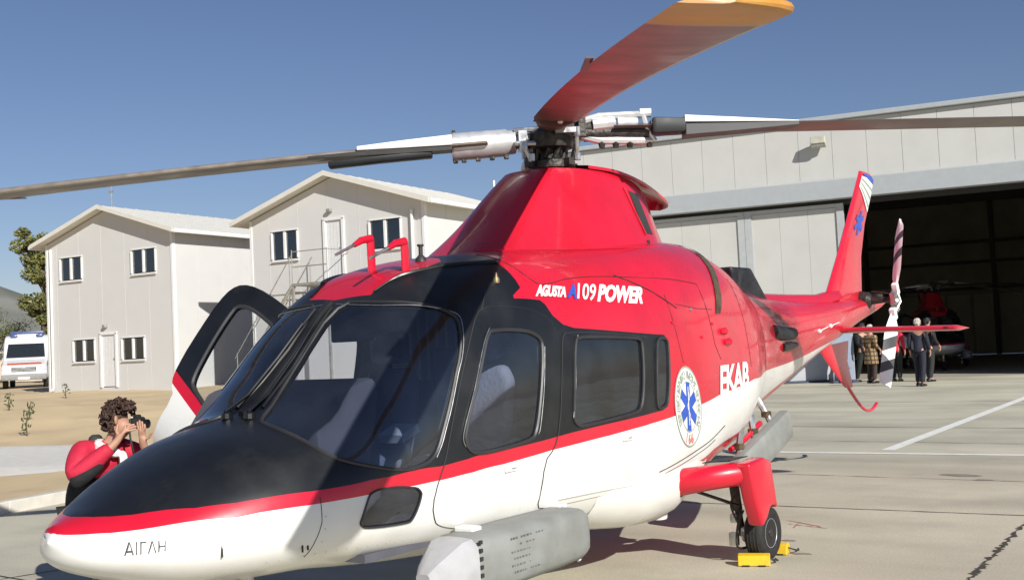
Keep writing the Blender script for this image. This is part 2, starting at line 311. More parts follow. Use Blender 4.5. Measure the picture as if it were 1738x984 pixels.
pg = np.linspace(-HPI, HPI, NP)
V2 = []; E2 = []
occ = {}
def near(s, p):
    ki, kj = int(s/.02), int(p*KY/.02)
    for a in (-1, 0, 1):
        for b in (-1, 0, 1):
            for q in occ.get((ki+a, kj+b), ()):
                if math.hypot(q[0]-s, (q[1]-p)*KY) < .016: return True
    return False
for P, closed in cons:
    b = len(V2)
    for (s, p) in P:
        V2.append(Vector((s, p*KY))); occ.setdefault((int(s/.02), int(p*KY/.02)), []).append((s, p))
    n = len(P)
    E2 += [(b+i, b+(i+1) % n) for i in range(n if closed else n-1)]
b = len(V2)
bd = [(s, -HPI) for s in sg] + [(S1, p) for p in pg[1:]] + [(s, HPI) for s in sg[::-1][1:]] + [(S0, p) for p in pg[::-1][1:-1]]
V2 += [Vector((s, p*KY)) for s, p in bd]; E2 += [(b+i, b+(i+1) % len(bd)) for i in range(len(bd))]
for s in sg[1:-1]:
    for p in pg[1:-1]:
        if not near(s, p): V2.append(Vector((float(s), float(p*KY))))
vo, eo, fo, *_ = delaunay_2d_cdt(V2, E2, [], 0, 1e-5)
vo = np.array([[v[0], v[1]/KY] for v in vo]); vo[:, 0] = np.clip(vo[:, 0], S0, S1); vo[:, 1] = np.clip(vo[:, 1], -HPI, HPI)
PW, PB, PR = 0, 1, 2
region = []; paint = []
for f in fo:
    s, p = vo[list(f)].mean(0)
    rg = 'hull'
    for k, P in win.items():
        if inpoly(s, p, P): rg = k; break
    else:
        if inpoly(s, p, door): rg = 'door'
        elif inpoly(s, p, cdoor): rg = 'cabin_door'
    region.append(rg)
    paint.append(PW if inpoly(s, p, white_poly) else (PR if inpoly(s, p, arrow + [(2.1, HPI)]) else (PB if inpoly(s, p, black_poly) else PR)))
VP = surf(vo[:, 0], vo[:, 1]); VN = normal(vo[:, 0], vo[:, 1])
def patch(name, mats, parent, sel, sides=(1, -1), off=0.0, skirt=0.0, paintmap=True):
    V = []; F = []; MI = []; NN = []
    for sd in sides:
        idx = {}; ed = {}
        for i in sel:
            f = fo[i]; g = []
            for v in f:
                if v not in idx:
                    idx[v] = len(V); V.append((VP[v] + VN[v]*off)*[1, sd, 1]); NN.append(VN[v]*[1, sd, 1])
                g.append(idx[v])
            a, b_, c = V[g[0]], V[g[1]], V[g[2]]
            if np.dot(np.cross(b_-a, c-a), NN[g[0]] + NN[g[1]] + NN[g[2]]) < 0: g = g[::-1]
            F.append(tuple(g)); MI.append(paint[i] if paintmap else 0)
            for a, b_ in zip(g, g[1:] + g[:1]): ed[(a, b_)] = MI[-1]
        if skirt:
            for (a, b_), mi in list(ed.items()):
                if (b_, a) not in ed:
                    k = len(V); V += [V[a].copy(), V[b_].copy(), V[a] - NN[a]*skirt, V[b_] - NN[b_]*skirt]
                    t = V[b_] - V[a]; nn = np.cross(t, NN[a]); nn /= np.linalg.norm(nn) + 1e-9; NN += [nn]*4
                    F.append((k+1, k, k+2, k+3)); MI.append(mi)
    me = bpy.data.meshes.new(name); me.from_pydata([tuple(v) for v in V], [], F)
    for m in (mats if isinstance(mats, (list, tuple)) else [mats]): me.materials.append(m)
    me.polygons.foreach_set('material_index', MI); me.polygons.foreach_set('use_smooth', [True]*len(F))
    me.normals_split_custom_set_from_vertices([tuple(n) for n in NN])
    o = bpy.data.objects.new(name, me); COL.objects.link(o); o.parent = parent; return o
def sel(*names): return [i for i, r in enumerate(region) if r in names]
PAINT = [white, black, red]
heli = thing('rescue_helicopter', 'red, white and black rescue helicopter parked outside with one cockpit door open', 'helicopter')
hull = patch('fuselage', PAINT, heli, sel('hull'))
patch('cabin_door', PAINT, heli, sel('cabin_door'), (1,), .006, .025)
patch('cabin_door', PAINT, heli, sel('cabin_door'), (-1,), .006, .025)
fd = patch('front_door', PAINT, heli, sel('door'), (1,), .006, .025)
patch('cabin_lining', interior, heli, [i for i in sel('hull', 'cabin_door', 'door') if 1.0 < vo[list(fo[i])].mean(0)[0] < 4.7 and not (region[i] == 'door')], off=-.035, paintmap=False)
patch('door_lining', interior, fd, sel('door'), (1,), off=-.03, paintmap=False)
for k, nm, g in (('screen', 'windscreen', glass), ('cabin_win', 'cabin_window', glass), ('rear_win', 'rear_window', glass), ('nose_win', 'chin_window', glass)):
    for sd in (1, -1): patch(nm, g, heli, sel(k), (sd,), -.002, paintmap=False)
patch('door_window', glass, fd, sel('door_win'), (1,), .001, paintmap=False)
def along(P, off, closed=True, sd=1):
    return [(hp(s, p, off)*1.0 if sd > 0 else hp(s, p, off)*1.0) for s, p in P]
def mirror(v): return Vector((v[0], -v[1], v[2]))
def seal_tube(P, r, off, m, parent, name, sides=(1, -1)):
    for sd in sides:
        q = [hp(s, p, off) for s, p in P]; q.append(q[0])
        if sd < 0: q = [mirror(v) for v in q]
        mb = MB(); mb.tube(q, r, 6, caps=False); mb.build(name, m, parent, smooth=True)
seal_tube(win['screen'], .010, .003, seal, heli, 'window_seal')
seal_tube(chaikin([(1.763-.0, 1.46), (1.765, 1.149), (1.862, .93), (1.94, .825), (1.995, .765), (2.034, .72), (2.034, .676), (2.004, .595), (1.963, .523), (1.92, .469), (1.843, .338), (1.779, .232), (1.745, .173), (1.70, .112), (1.621, .088), (1.55, .098)], 1, False), .0045, .004, steel, heli, 'window_trim', ()) 
for k in ('cabin_win', 'rear_win', 'nose_win'): seal_tube(win[k], .011 if k != 'nose_win' else .005, .008 if k == 'cabin_win' else .004, seal, heli, 'window_seal')
seal_tube(win['door_win'], .011, .008, seal, fd, 'window_seal', (1,))
# bright trim bead along the port windscreen's top and rear edge, the front door window's front edge
bead = [(1.757, 1.50), (1.765, 1.149), (1.862, .93), (1.94, .825), (1.995, .765), (2.034, .72), (2.036, .676), (2.006, .595), (1.965, .523), (1.922, .469), (1.845, .338), (1.781, .232), (1.747, .173), (1.70, .115)]
for sd in (1, -1):
    q = catmull([hp(s, p, .008) for s, p in bead], 3)
    MB().tube([v if sd > 0 else mirror(v) for v in q], .0026, 6).build('windscreen_trim', steel, heli, smooth=True)
MB().tube(catmull([hp(s, p, .012) for s, p in [(2.21, .60), (2.135, .54), (2.008, .355), (1.905, .172), (1.915, .10)]], 4), .0028, 6).build('window_trim', steel, fd, smooth=True)
MB().tube(catmull([hp(s, p, .012) for s, p in [(2.645, .46), (2.60, .28), (2.545, .10), (2.52, .06)]], 4), .0022, 6).build('window_trim', steel, fd, smooth=True)
MB().tube(catmull([hp(s, p, .013) for s, p in [(2.99, .485), (2.945, .40), (2.915, .25), (2.872, .10)]], 4), .0022, 6).build('window_trim', steel, heli, smooth=True)
# panel gaps
def gap(P, r=.0035, off=.0015, closed=False, name='panel_seam', m=None, sides=(1, -1), parent=None):
    for sd in sides:
        q = [hp(s, p, off) for s, p in P]
        if closed: q.append(q[0])
        if sd < 0: q = [mirror(v) for v in q]
        MB().tube(q, r, 5, caps=False).build(name, m or seam, parent or heli)
gap(dens(door, True, .05), .004, .002, True, 'door_seam')
gap(dens(cdoor, True, .05), .004, .002, True, 'door_seam')
gap(dens(chaikin([(s, p) for s, p in PH['hinge_line']], 2, False), False, .05), .003, .002)
gap(dens(chaikin([(2.62, 1.15), (2.66, .95), (2.72, .80), (2.80, .74), (3.2, .78), (4.1, .72), (4.75, .66)], 2, False), False, .08), .0022, .0008)
gap(dens([(3.62, .76), (3.95, .66), (4.2, .57), (4.28, .54)], False, .06), .004, .001)
gap(dens([(4.28, .56), (4.6, .52), (4.9, .5)], False, .06), .002, .0006)
gap(dens(chaikin([(4.15, .62), (4.2, .45), (4.28, .25)], 1, False), False, .06), .002, .0006)
gap(dens([(4.75, .66), (4.85, .30), (4.95, .20)], False, .06), .002, .0006)
gap(dens([(5.6, .75), (5.62, .30), (5.66, .05)], False, .06), .002, .0006)
gap(dens([(6.35, .9), (6.35, .3), (6.4, -.2)], False, .06), .0025, .0006)
gap(dens([(.98, .20), (.98, -.1), (.96, -.35), (.95, -.6)], False, .05), .0018, .0005)
gap(dens([(3.9, -.49), (4.3, -.44), (4.8, -.38), (5.0, -.36)], False, .06), .0035, .001)
gap(dens([(3.95, -.52), (4.35, -.475), (4.8, -.42)], False, .06), .0025, .001)
for (s, p) in [(4.62, .36), (4.18, .47), (4.5, .52), (4.85, .42)]:
    MB().box(hp(s, p, .004), (.03, .012, .02)).build('latch', red if p < .5 else steel, heli, bevel=.003)
rivetM = mat('rivet_head', (.33, .012, .022), .5)
rivetW = mat('rivet_head_white', (.55, .53, .48), .5)
def rivets(P, m, sp=.055, name='rivets'):
    mb = MB(); q = [hp(s, p, .0015) for s, p in dens(P, False, .02)]; acc = 0
    for a, b_ in zip(q, q[1:]):
        acc += (b_-a).length
        if acc >= sp:
            acc = 0
            for sd in (1, -1):
                c = b_ if sd > 0 else mirror(b_); mb.add([c + Vector((.0045, 0, 0)), c + Vector((0, .003*sd, .0045)), c + Vector((-.0045, 0, 0)), c + Vector((0, -.003*sd, -.0045)), c + Vector((0, .003*sd, 0))], [(0, 1, 4), (1, 2, 4), (2, 3, 4), (3, 0, 4)])
    o = mb.build(name, m, heli, fix=False); o['kind'] = 'stuff'; return o
for P in ([(2.8, .77), (3.2, .81), (4.1, .75), (4.75, .69)], [(4.78, .62), (4.88, .30)], [(4.18, .60), (4.23, .45), (4.31, .25)], [(5.63, .75), (5.65, .30), (5.69, .08)], [(5.57, .75), (5.59, .30), (5.63, .08)], [(6.32, .9), (6.32, .3)], [(6.38, .9), (6.38, .3)], [(7.2, .9), (7.2, -.1)], [(8.1, .9), (8.1, -.2)], [(8.9, .9), (8.9, -.2)], [(5.7, .55), (7.1, .45), (8.9, .5)]): rivets(P, rivetM)
for P in ([(1.0, .12), (1.0, -.5)], [(4.3, -.2), (5.0, -.2), (5.7, -.22)], [(.7, -.55), (1.2, -.6), (1.6, -.62)], [(4.9, -.06), (4.9, -.45)], [(5.6, -.12), (5.62, -.4)]): rivets(P, rivetW)
# raised air scoops on the engine cowling
for (s, p, L_) in [(5.12, .29, .13), (5.05, .36, .10)]:
    c0 = hp(s, p, .0); MB().tube([hp(s-L_/2, p, .004), hp(s, p, .018), hp(s+L_/2, p, .004)], [.012, .028, .012], 8).build('air_scoop', red, heli, smooth=True)
# roof edge bead, door handles
for sd in (1, -1):
    q = catmull([hp(s, p, .006) for s, p in [(1.86, 1.262), (1.975, 1.222), (2.068, 1.16), (2.313, 1.055), (2.60, .97)]], 4)
    MB().tube([v if sd > 0 else mirror(v) for v in q], [.006]*5 + [.011]*(len(q)-5), 8).build('roof_edge', black, heli, smooth=True)
    for (s, p, par) in ((2.263, -.15, None), (3.465, -.13, None)):
        c0 = hp(s, p, .012); c0 = c0 if sd > 0 else mirror(c0)
        h = MB(); h.box(c0, (.11, .012, .03)); h.box(c0 + Vector((-.01, .008*sd, .003)), (.05, .01, .012), mi=1)
        h.build('door_handle', [white, darkmetal], heli, bevel=.004)
for (s, p, sz) in ((.541, -.235, (.008, .004, .05)), (.90, -.40, (.008, .004, .05)), (.93, -.42, (.008, .004, .03))):
    MB().box(hp(s, p, .002), sz).build('drain_slot', seam, heli)

# ---- lettering and emblem, mapped on to the hull
def on_hull(pts2, quad, off):
    (tl, bl, tr, br) = quad; out = []
    for (a, b_) in pts2:
        s = (tl[0]*(1-a) + tr[0]*a)*b_ + (bl[0]*(1-a) + br[0]*a)*(1-b_)
        p = (tl[1]*(1-a) + tr[1]*a)*b_ + (bl[1]*(1-a) + br[1]*a)*(1-b_)
        out.append((s, p))
    a = np.array(out); return surf(a[:, 0], a[:, 1]) + normal(a[:, 0], a[:, 1])*off
def letter(body, quad, m, off=.004, name='lettering', **kw):
    v, f, asp = text_mesh(body, **kw); P = on_hull(v, quad, off)
    mb = MB(); mb.add([tuple(x) for x in P], f); return mb.build(name, m, heli, fix=False)
ag = PH['agusta']
def adj(q, d): return [(a+d[0], b_+d[1]) for a, b_ in q]
letter('AGUSTA', (ag[0], ag[1], ag[2], ag[3]), whiteprint, shear=.25, bold=.055, space=.86)
letter('A', ((3.045, .735), (2.99, .664), (3.14, .728), (3.085, .65)), bluepaint, .0045, shear=.25, bold=.05)
letter('109', ((3.145, .735), (3.09, .652), (3.352, .717), (3.28, .628)), whiteprint, .0048, shear=.2, bold=.015)
letter('POWER', (ag[8], ag[9], ag[10], ag[11]), whiteprint, shear=.22, bold=.05, space=.98)
ek = PH['ekab']
letter('EKAB', ek, whiteprint, bold=.035, space=.95)
letter('\u0391\u0399\u0393\u039b\u0397', PH['aigli'], darkprint, .003, bold=-.004, space=1.05)
# round emblem
ec = (4.312, 0.0); 
def emb_pt(r, a):
    s = ec[0] + r*.205*math.sin(a); z = 1.105 + r*.275*math.cos(a) + .03*(-math.sin(a))*r
    return (s, phi_z(s, z))
def emb_poly(pts, off, m, name):
    a = np.array([emb_pt(math.hypot(x, y), math.atan2(x, y)) for x, y in pts]); P = surf(a[:, 0], a[:, 1]) + normal(a[:, 0], a[:, 1])*off; return P
def disc(r0, r1, off, m, name, n=48):
    mb = MB(); A = emb_poly([(r0*math.sin(2*PI*k/n), r0*math.cos(2*PI*k/n)) for k in range(n)], off, m, name); B = emb_poly([(r1*math.sin(2*PI*k/n), r1*math.cos(2*PI*k/n)) for k in range(n)], off, m, name)
    mb.add(list(A) + list(B), [(k, (k+1) % n, n + (k+1) % n, n + k) for k in range(n)]); return mb.build(name, m, heli, fix=False)
disc(.001, 1.0, .004, whiteprint, 'emblem_disc'); disc(.955, 1.0, .0055, greyprint, 'emblem_rim'); disc(.60, .63, .0055, greyprint, 'emblem_ring')
star = []
for k in range(6):
    a = k*PI/3
    for (x, y) in ((-.135, .23), (-.135, .60), (.135, .60), (.135, .23)): star.append((x*math.cos(a) + y*math.sin(a), -x*math.sin(a) + y*math.cos(a)))
mb = MB(); P = list(emb_poly(star, .0058, bluepaint, 's')); c_ = list(emb_poly([(0, 0)], .0058, bluepaint, 's'))
mb.add(P + c_, [(i, (i+1) % 24, 24) for i in range(24)]); mb.build('emblem_star', bluepaint, heli, fix=False)
P = emb_poly([(-.022, -.46), (.022, -.46), (.022, .5), (-.022, .5)], .0066, whiteprint, 'r'); mb = MB(); mb.add(list(P), [(0, 1, 2, 3)])
sn = [(.09*math.sin(t*3.2)*(1-.3*t/3), -.36 + .25*t) for t in np.linspace(0, 3.1, 24)]
P2 = emb_poly([(x-.018, y) for x, y in sn] + [(x+.018, y) for x, y in sn], .007, whiteprint, 'r'); mb.add(list(P2), [(i, i+1, 25+i, 24+i) for i in range(23)]); mb.build('emblem_staff', whiteprint, heli, fix=False)
def ring_text(body, rad, a0, a1, h, m, flip=False):
    mb = MB(); n = len(body)
    for i, ch in enumerate(body):
        if ch == ' ': continue
        a = a0 + (a1-a0)*(i+.5)/n; v, f, asp = text_mesh(ch, bold=.02); wd = h*min(asp, 1.0)
        pts = []
        for x, y in v:
            xx, yy = (x-.5)*wd, (y-.5)*h
            if flip: rr, aa = rad - yy, a - xx/rad
            else: rr, aa = rad + yy, a + xx/rad
            pts.append((rr*math.sin(aa), rr*math.cos(aa)))
        mb.add(list(emb_poly(pts, .0062, m, 't')), f)
    return mb.build('emblem_lettering', m, heli, fix=False)
ring_text('\u0395\u0398\u039d\u0399\u039a\u039f \u039a\u0395\u039d\u03a4\u03a1\u039f \u0391\u039c\u0395\u03a3\u0397\u03a3 \u0392\u039f\u0397\u0398\u0395\u0399\u0391\u03a3', .79, R(-128), R(128), .21, greyprint)
ring_text('166', .80, R(203), R(157), .26, pinkprint, True)
# heat stained band where the cowling meets the exhaust
bs = [(5.30, 1.30), (5.31, 1.12), (5.27, .95), (5.20, .78), (5.11, .65), (5.03, .54), (4.965, .47)]
for sd in (1, -1):
    A = [hp(s-.0, p, .006) for s, p in bs]; B = [hp(s+.12 - .03*(i == 6), p - .0, .010) for i, (s, p) in enumerate(bs)]
    A = catmull(A, 4); B = catmull(B, 4)
    if sd < 0: A = [mirror(v) for v in A]; B = [mirror(v) for v in B]
    n = len(A); mb = MB(); mb.add(A + B, [(i, i+1, n+i+1, n+i) for i in range(n-1)]); mb.build('heat_shield_band', brown, heli, smooth=True, fix=False)

# soot on the tail boom behind the exhausts: a thin film over the paint
sootF = bpy.data.materials.new('soot_film'); sootF.use_nodes = True; t = sootF.node_tree; t.nodes.clear(); N = t.nodes.new; L = t.links.new
o_ = N('ShaderNodeOutputMaterial'); tr_ = N('ShaderNodeBsdfTransparent'); df = N('ShaderNodeBsdfDiffuse'); df.inputs[0].default_value = (.035, .025, .02, 1)
tc = N('ShaderNodeTexCoord'); n1 = N('ShaderNodeTexNoise'); n1.inputs['Scale'].default_value = 5; n1.inputs['Detail'].default_value = 8; n1.inputs['Roughness'].default_value = .7
mp = N('ShaderNodeMapping'); mp.inputs['Scale'].default_value = (.35, 1, 1.3); L(tc.outputs['Object'], mp.inputs[0]); L(mp.outputs[0], n1.inputs[0])
ds = N('ShaderNodeVectorMath'); ds.operation = 'SUBTRACT'; ds.inputs[1].default_value = (-7.1, .25, 1.62); L(tc.outputs['Object'], ds.inputs[0])
sc_ = N('ShaderNodeVectorMath'); sc_.operation = 'MULTIPLY'; sc_.inputs[1].default_value = (1.15, 1.6, 2.6); L(ds.outputs[0], sc_.inputs[0])
ln = N('ShaderNodeVectorMath'); ln.operation = 'LENGTH'; L(sc_.outputs[0], ln.inputs[0])
fr_ = N('ShaderNodeMapRange'); fr_.inputs[1].default_value = .1; fr_.inputs[2].default_value = 1.0; fr_.inputs[3].default_value = 1.0; fr_.inputs[4].default_value = 0; L(ln.outputs['Value'], fr_.inputs[0])
nm_ = N('ShaderNodeMapRange'); nm_.inputs[1].default_value = .38; nm_.inputs[2].default_value = .62; nm_.inputs[4].default_value = .62; L(n1.outputs[0], nm_.inputs[0])
mu_ = N('ShaderNodeMath'); mu_.operation = 'MULTIPLY'; L(fr_.outputs[0], mu_.inputs[0]); L(nm_.outputs[0], mu_.inputs[1])
mx_ = N('ShaderNodeMixShader'); L(mu_.outputs[0], mx_.inputs[0]); L(tr_.outputs[0], mx_.inputs[1]); L(df.outputs[0], mx_.inputs[2]); L(mx_.outputs[0], o_.inputs[0])
patch('soot_stain', sootF, heli, [i for i in sel('hull') if 6.0 < vo[list(fo[i])].mean(0)[0] < 8.4 and -.7 < vo[list(fo[i])].mean(0)[1] < 1.2], (1,), .0015, paintmap=False)
# ------------------------------------------------------------------ rotor fairing above the cabin
def resample(pts, n):
    P = [Vector(p) for p in pts]; d = [0]
    for a, b_ in zip(P, P[1:]): d.append(d[-1] + (b_-a).length)
    out = []
    for i in range(n):
        t = d[-1]*i/(n-1); k = min(max(j for j in range(len(d)) if d[j] <= t + 1e-9), len(P)-2); out.append(P[k].lerp(P[k+1], (t-d[k])/(d[k+1]-d[k])))
    return out
bot = [(-2.60, 0, 2.06), (-2.66, .20, 2.06), (-2.80, .345, 2.06), (-3.0, .41, 2.06), (-3.5, .46, 2.08), (-4.2, .49, 2.12), (-4.7, .46, 2.15), (-5.1, .33, 2.18), (-5.45, .12, 2.22), (-5.50, 0, 2.22)]
top = [(-3.66, 0, 2.765), (-3.67, .12, 2.765), (-3.715, .195, 2.765), (-3.80, .215, 2.772), (-4.05, .235, 2.785), (-4.4, .25, 2.79), (-4.75, .24, 2.76), (-5.02, .18, 2.70), (-5.25, .07, 2.66), (-5.28, 0, 2.66)]
nb_ = 40; B = resample(bot, nb_); T = resample(top, nb_)
# keep corners paired
B = catmull(bot, 5); T = catmull(top, 5)
rg = []
for k in range(13):
    t = k/12; e = t + .10*math.sin(PI*t)*(1-t); half = [b_.lerp(t_, min(1, e)) for b_, t_ in zip(B, T)]
    for i, p in enumerate(half): p.z = B[i].z + (T[i].z - B[i].z)*t
    rg.append(half + [mirror(p) for p in half[-2:0:-1]])
topc = []
for q in (.97, .90, .6, .02):
    topc.append([Vector((-4.4 + (p.x+4.4)*q, p.y*q, p.z + (.012 if q < .95 else .008))) for p in rg[-1]])
fair = MB().rings(rg + topc, caps=True).build('rotor_fairing', red, heli, smooth=True, angle=50)
# overhanging rear lip
lipL = [(-4.12, .245, 2.80), (-4.45, .275, 2.795), (-4.8, .275, 2.755), (-5.15, .23, 2.70), (-5.5, .14, 2.645), (-5.62, 0, 2.63)]
L1 = catmull(lipL, 5); n = len(L1)
mb = MB(); up_ = [p + Vector((0, 0, .022)) for p in L1]; mid = [Vector((p.x, 0, p.z + .055)) for p in L1]
for sd in (1, -1):
    f_ = (lambda v: v) if sd > 0 else mirror
    mb.add([f_(p) for p in L1] + [f_(p) for p in up_] + [f_(p) for p in mid], [(i, i+1, n+i+1, n+i) for i in range(n-1)] + [(n+i, n+i+1, 2*n+i+1, 2*n+i) for i in range(n-1)] + [(i, i+1, 2*n+i+1, 2*n+i) for i in range(n-1)])
mb.build('fairing_lip', red, heli, smooth=True)
def fair_pt(sx, t, off=0.0):
    bi = min(range(len(B)), key=lambda i: abs(B[i].lerp(T[i], t).x + sx)); p = B[bi].lerp(T[bi], min(1, t + .10*math.sin(PI*t)*(1-t))).copy()
    p.z = B[bi].z + (T[bi].z-B[bi].z)*t; return p + Vector((0, off, off*.4))
for sd in (1, -1):
    f_ = (lambda v: v) if sd > 0 else mirror
    q = [fair_pt(4.66, .33, .004), fair_pt(4.82, .33, .004), fair_pt(4.74, .84, .004), fair_pt(4.58, .84, .004)]
    MB().prism([f_(v) for v in q], (0, -.0035*sd, 0)).build('air_intake', seam, heli)
    q = [fair_pt(4.64, .31, .007), fair_pt(4.56, .86, .007)]
    MB().tube([f_(v) for v in q], .006, 6).build('intake_edge', red, heli)
    MB().box(f_(fair_pt(4.66, .22, .004)), (.03, .008, .03)).build('latch', seam, heli)
    # base joint, rivet patches
    MB().tube([f_(Vector((p.x, p.y+.008, p.z + .10))) for p in B[8:-6]], .006, 6, caps=False).build('fairing_joint', red, heli, smooth=True)
for k, (x, y) in enumerate(((-4.32, .06), (-4.25, -.1))):
    MB().box((x, y, 2.81), (.07, .04, .03)).build('lifting_eye', red, heli, bevel=.006)
# ------------------------------------------------------------------ tail: fin, ventral fin, skid, stabiliser, tail rotor
def foil_ring(le, te, th, n=10):
    le = Vector(le); te = Vector(te); c = te-le; out = []
    nrm = Vector((0, 1, 0)) if abs(c.y) < .2*c.length else Vector((1, 0, 0))
    return le, c, nrm, th
def foil(rows, axis=(0, 1, 0), n=12):
    rg = []; ax = Vector(axis)
    for le, te, th in rows:
        le = Vector(le); c = Vector(te)-le; r_ = []
        for i in range(n*2):
            k = i if i <= n else 2*n-i; x = .5*(1-math.cos(PI*k/n)); y = 2.6*th*(.2969*math.sqrt(x) - .126*x - .3516*x*x + .2843*x**3 - .1015*x**4)/ .52
            r_.append(le + c*x + ax*(y if i <= n else -y)*1.0)
        rg.append(r_)
    return rg
fin = [((-9.05, 0, 1.82), (-10.62, 0, 1.82), .10), ((-9.32, 0, 1.97), (-10.50, 0, 1.97), .085), ((-9.76, 0, 2.42), (-10.56, 0, 2.42), .07), ((-10.12, 0, 2.82), (-10.76, 0, 2.82), .058), ((-10.45, 0, 3.19), (-11.06, 0, 3.19), .046), ((-10.62, 0, 3.39), (-11.20, 0, 3.38), .036), ((-10.68, 0, 3.46), (-11.08, 0, 3.46), .03)]
fin_o = MB().rings(foil(fin)).build('tail_fin', red, heli, smooth=True, angle=60)
def fin_y(z, u):   # port skin of the fin at height z, chord fraction u
    zs = [r_[0][2] for r_ in fin]; th = np.interp(z, zs, [r_[2] for r_ in fin])
    return 5*th*.52*2*(.2969*math.sqrt(u) - .126*u - .3516*u*u + .2843*u**3 - .1015*u**4)*.48
def fin_pt(z, u, off=.004):
    zs = [r_[0][2] for r_ in fin]; le = np.interp(z, zs, [r_[0][0] for r_ in fin]); te = np.interp(z, zs, [r_[1][0] for r_ in fin]); th = np.interp(z, zs, [r_[2] for r_ in fin])
    y = 2.6*th*(.2969*math.sqrt(u) - .126*u - .3516*u*u + .2843*u**3 - .1015*u**4)/.52
    return Vector((le + (te-le)*u, y + off, z))
def fin_quad(q, m, name, off=.006, nu=12, nv=8):
    (z0, u0), (z1, u1), (z2, u2), (z3, u3) = q; mb = MB(); V = []
    for i in range(nu+1):
        for j in range(nv+1):
            a, c = i/nu, j/nv; z = (z0*(1-a) + z1*a)*(1-c) + (z3*(1-a) + z2*a)*c; u = (u0*(1-a) + u1*a)*(1-c) + (u3*(1-a) + u2*a)*c; V.append(fin_pt(z, u, off))
    mb.add(V, [(i*(nv+1)+j, (i+1)*(nv+1)+j, (i+1)*(nv+1)+j+1, i*(nv+1)+j+1) for i in range(nu) for j in range(nv)]); return mb.build(name, m, heli, fix=False)
fin_quad([(3.40, .14), (3.26, .12), (2.97, .96), (3.38, .96)], whiteprint, 'fin_flash', .007)
for k in range(3): fin_quad([(3.37 - k*.045, .16), (3.352 - k*.045, .16), (3.235 - k*.11, .965), (3.27 - k*.11, .965)], greyprint, 'fin_stripe', .009)
fin_quad([(3.44, .30), (3.415, .25), (3.33, .97), (3.43, .93)], bluepaint, 'fin_stripe', .0095)
for k in range(3):
    a = k*PI/3; V = []
    for (x, y) in ((-.035, -.15), (.035, -.15), (.035, .15), (-.035, .15)):
        xx, yy = x*math.cos(a)+y*math.sin(a), -x*math.sin(a)+y*math.cos(a); V.append(fin_pt(2.82+yy, .58 + xx*1.7, .0045 + k*.0012))
    MB().add(V, [(0, 1, 2, 3)]).build('fin_star', bluepaint, heli, fix=False)
dors = [Vector((-6.6, 0, 2.03)), Vector((-7.2, 0, 1.965)), Vector((-8.2, 0, 1.96)), Vector((-9.0, 0, 1.965)), Vector((-9.6, 0, 2.03))]
MB().rings([[p + Vector((0, y, z)) for y, z in ((-.10, -.11), (-.05, -.02), (0, 0), (.05, -.02), (.10, -.11))] for p in dors]).build('dorsal_fairing', red, heli, smooth=True, angle=60)
vf = [((-8.98, 0, 1.40), (-9.95, 0, 1.45), .05), ((-9.22, 0, 1.24), (-9.88, 0, 1.22), .045), ((-9.66, 0, .98), (-10.0, 0, .96), .03), ((-9.74, 0, .93), (-10.0, 0, .92), .02)]
MB().rings(foil(vf)).build('ventral_fin', red, heli, smooth=True, angle=60)
MB().tube(catmull([(-9.72, 0, 1.02), (-9.98, 0, .84), (-10.2, 0, .71), (-10.36, 0, .645), (-10.52, 0, .62), (-10.66, 0, .635), (-10.80, 0, .685)], 5), .019, 8).build('tail_skid', red, heli, smooth=True)
for sd in (1, -1):
    st = [((-9.22, .06*sd, 1.575), (-9.88, .06*sd, 1.56), .066), ((-9.22, .7*sd, 1.56), (-9.82, .7*sd, 1.55), .062), ((-9.21, 1.34*sd, 1.545), (-9.76, 1.34*sd, 1.535), .058), ((-9.24, 1.37*sd, 1.545), (-9.74, 1.37*sd, 1.535), .03)]
    so_ = MB().rings(foil(st, (0, 0, 1))).build('horizontal_stabiliser', red, heli, smooth=True, angle=60)
    MB().box((-9.212, 1.27*sd, 1.545), (.02, .05, .03)).build('navigation_light', glassclear, so_, bevel=.006)
# drain plugs on the boom
for x in (-8.35, -8.75):
    s_ = -x; c0 = hp(s_, -.18, .005); MB().lathe([(.022, -.02), (.022, .015), (.008, .03)], (0, 0, 0), 8, 'Y').build('vent_stub', whiteprint, heli).location = c0
    MB().tube([hp(s_, -.18, .01), hp(s_ + .3, -.17, .012)], .006, 6).build('boom_line', whiteprint, heli)
TRH = Vector((-10.43, .40, 1.87))
gb = MB(); gb.lathe([(.02, -.13), (.09, -.12), (.12, -.03), (.10, .08), (.05, .12), (.03, .34)], (-10.43, .02, 1.90), 14, 'Y')
gb.tube([(-10.56, .02, 1.90), (-10.9, .06, 1.94)], .06, 8); gb.box((-10.72, .1, 1.95), (.2, .09, .08)); gb.tube([(-10.5, .12, 2.0), (-10.43, .38, 1.96)], .014, 6); gb.tube([(-10.65, .12, 1.93), (-10.45, .40, 1.83)], .012, 6)
gb.build('tail_gearbox', darkmetal, heli, smooth=True)
tr = MB(); tr.lathe([(.03, -.05), (.06, -.03), (.06, .03), (.035, .06)], TRH, 12, 'Y'); tr.box(TRH, (.10, .06, .24), Matrix.Rotation(R(22), 3, 'Y'))
tro = tr.build('tail_rotor_hub', steel, heli, smooth=True, bevel=.004)
du = Vector((-.385, 0, .923)).normalized(); dd = Vector((.50, 0, -.866)).normalized()
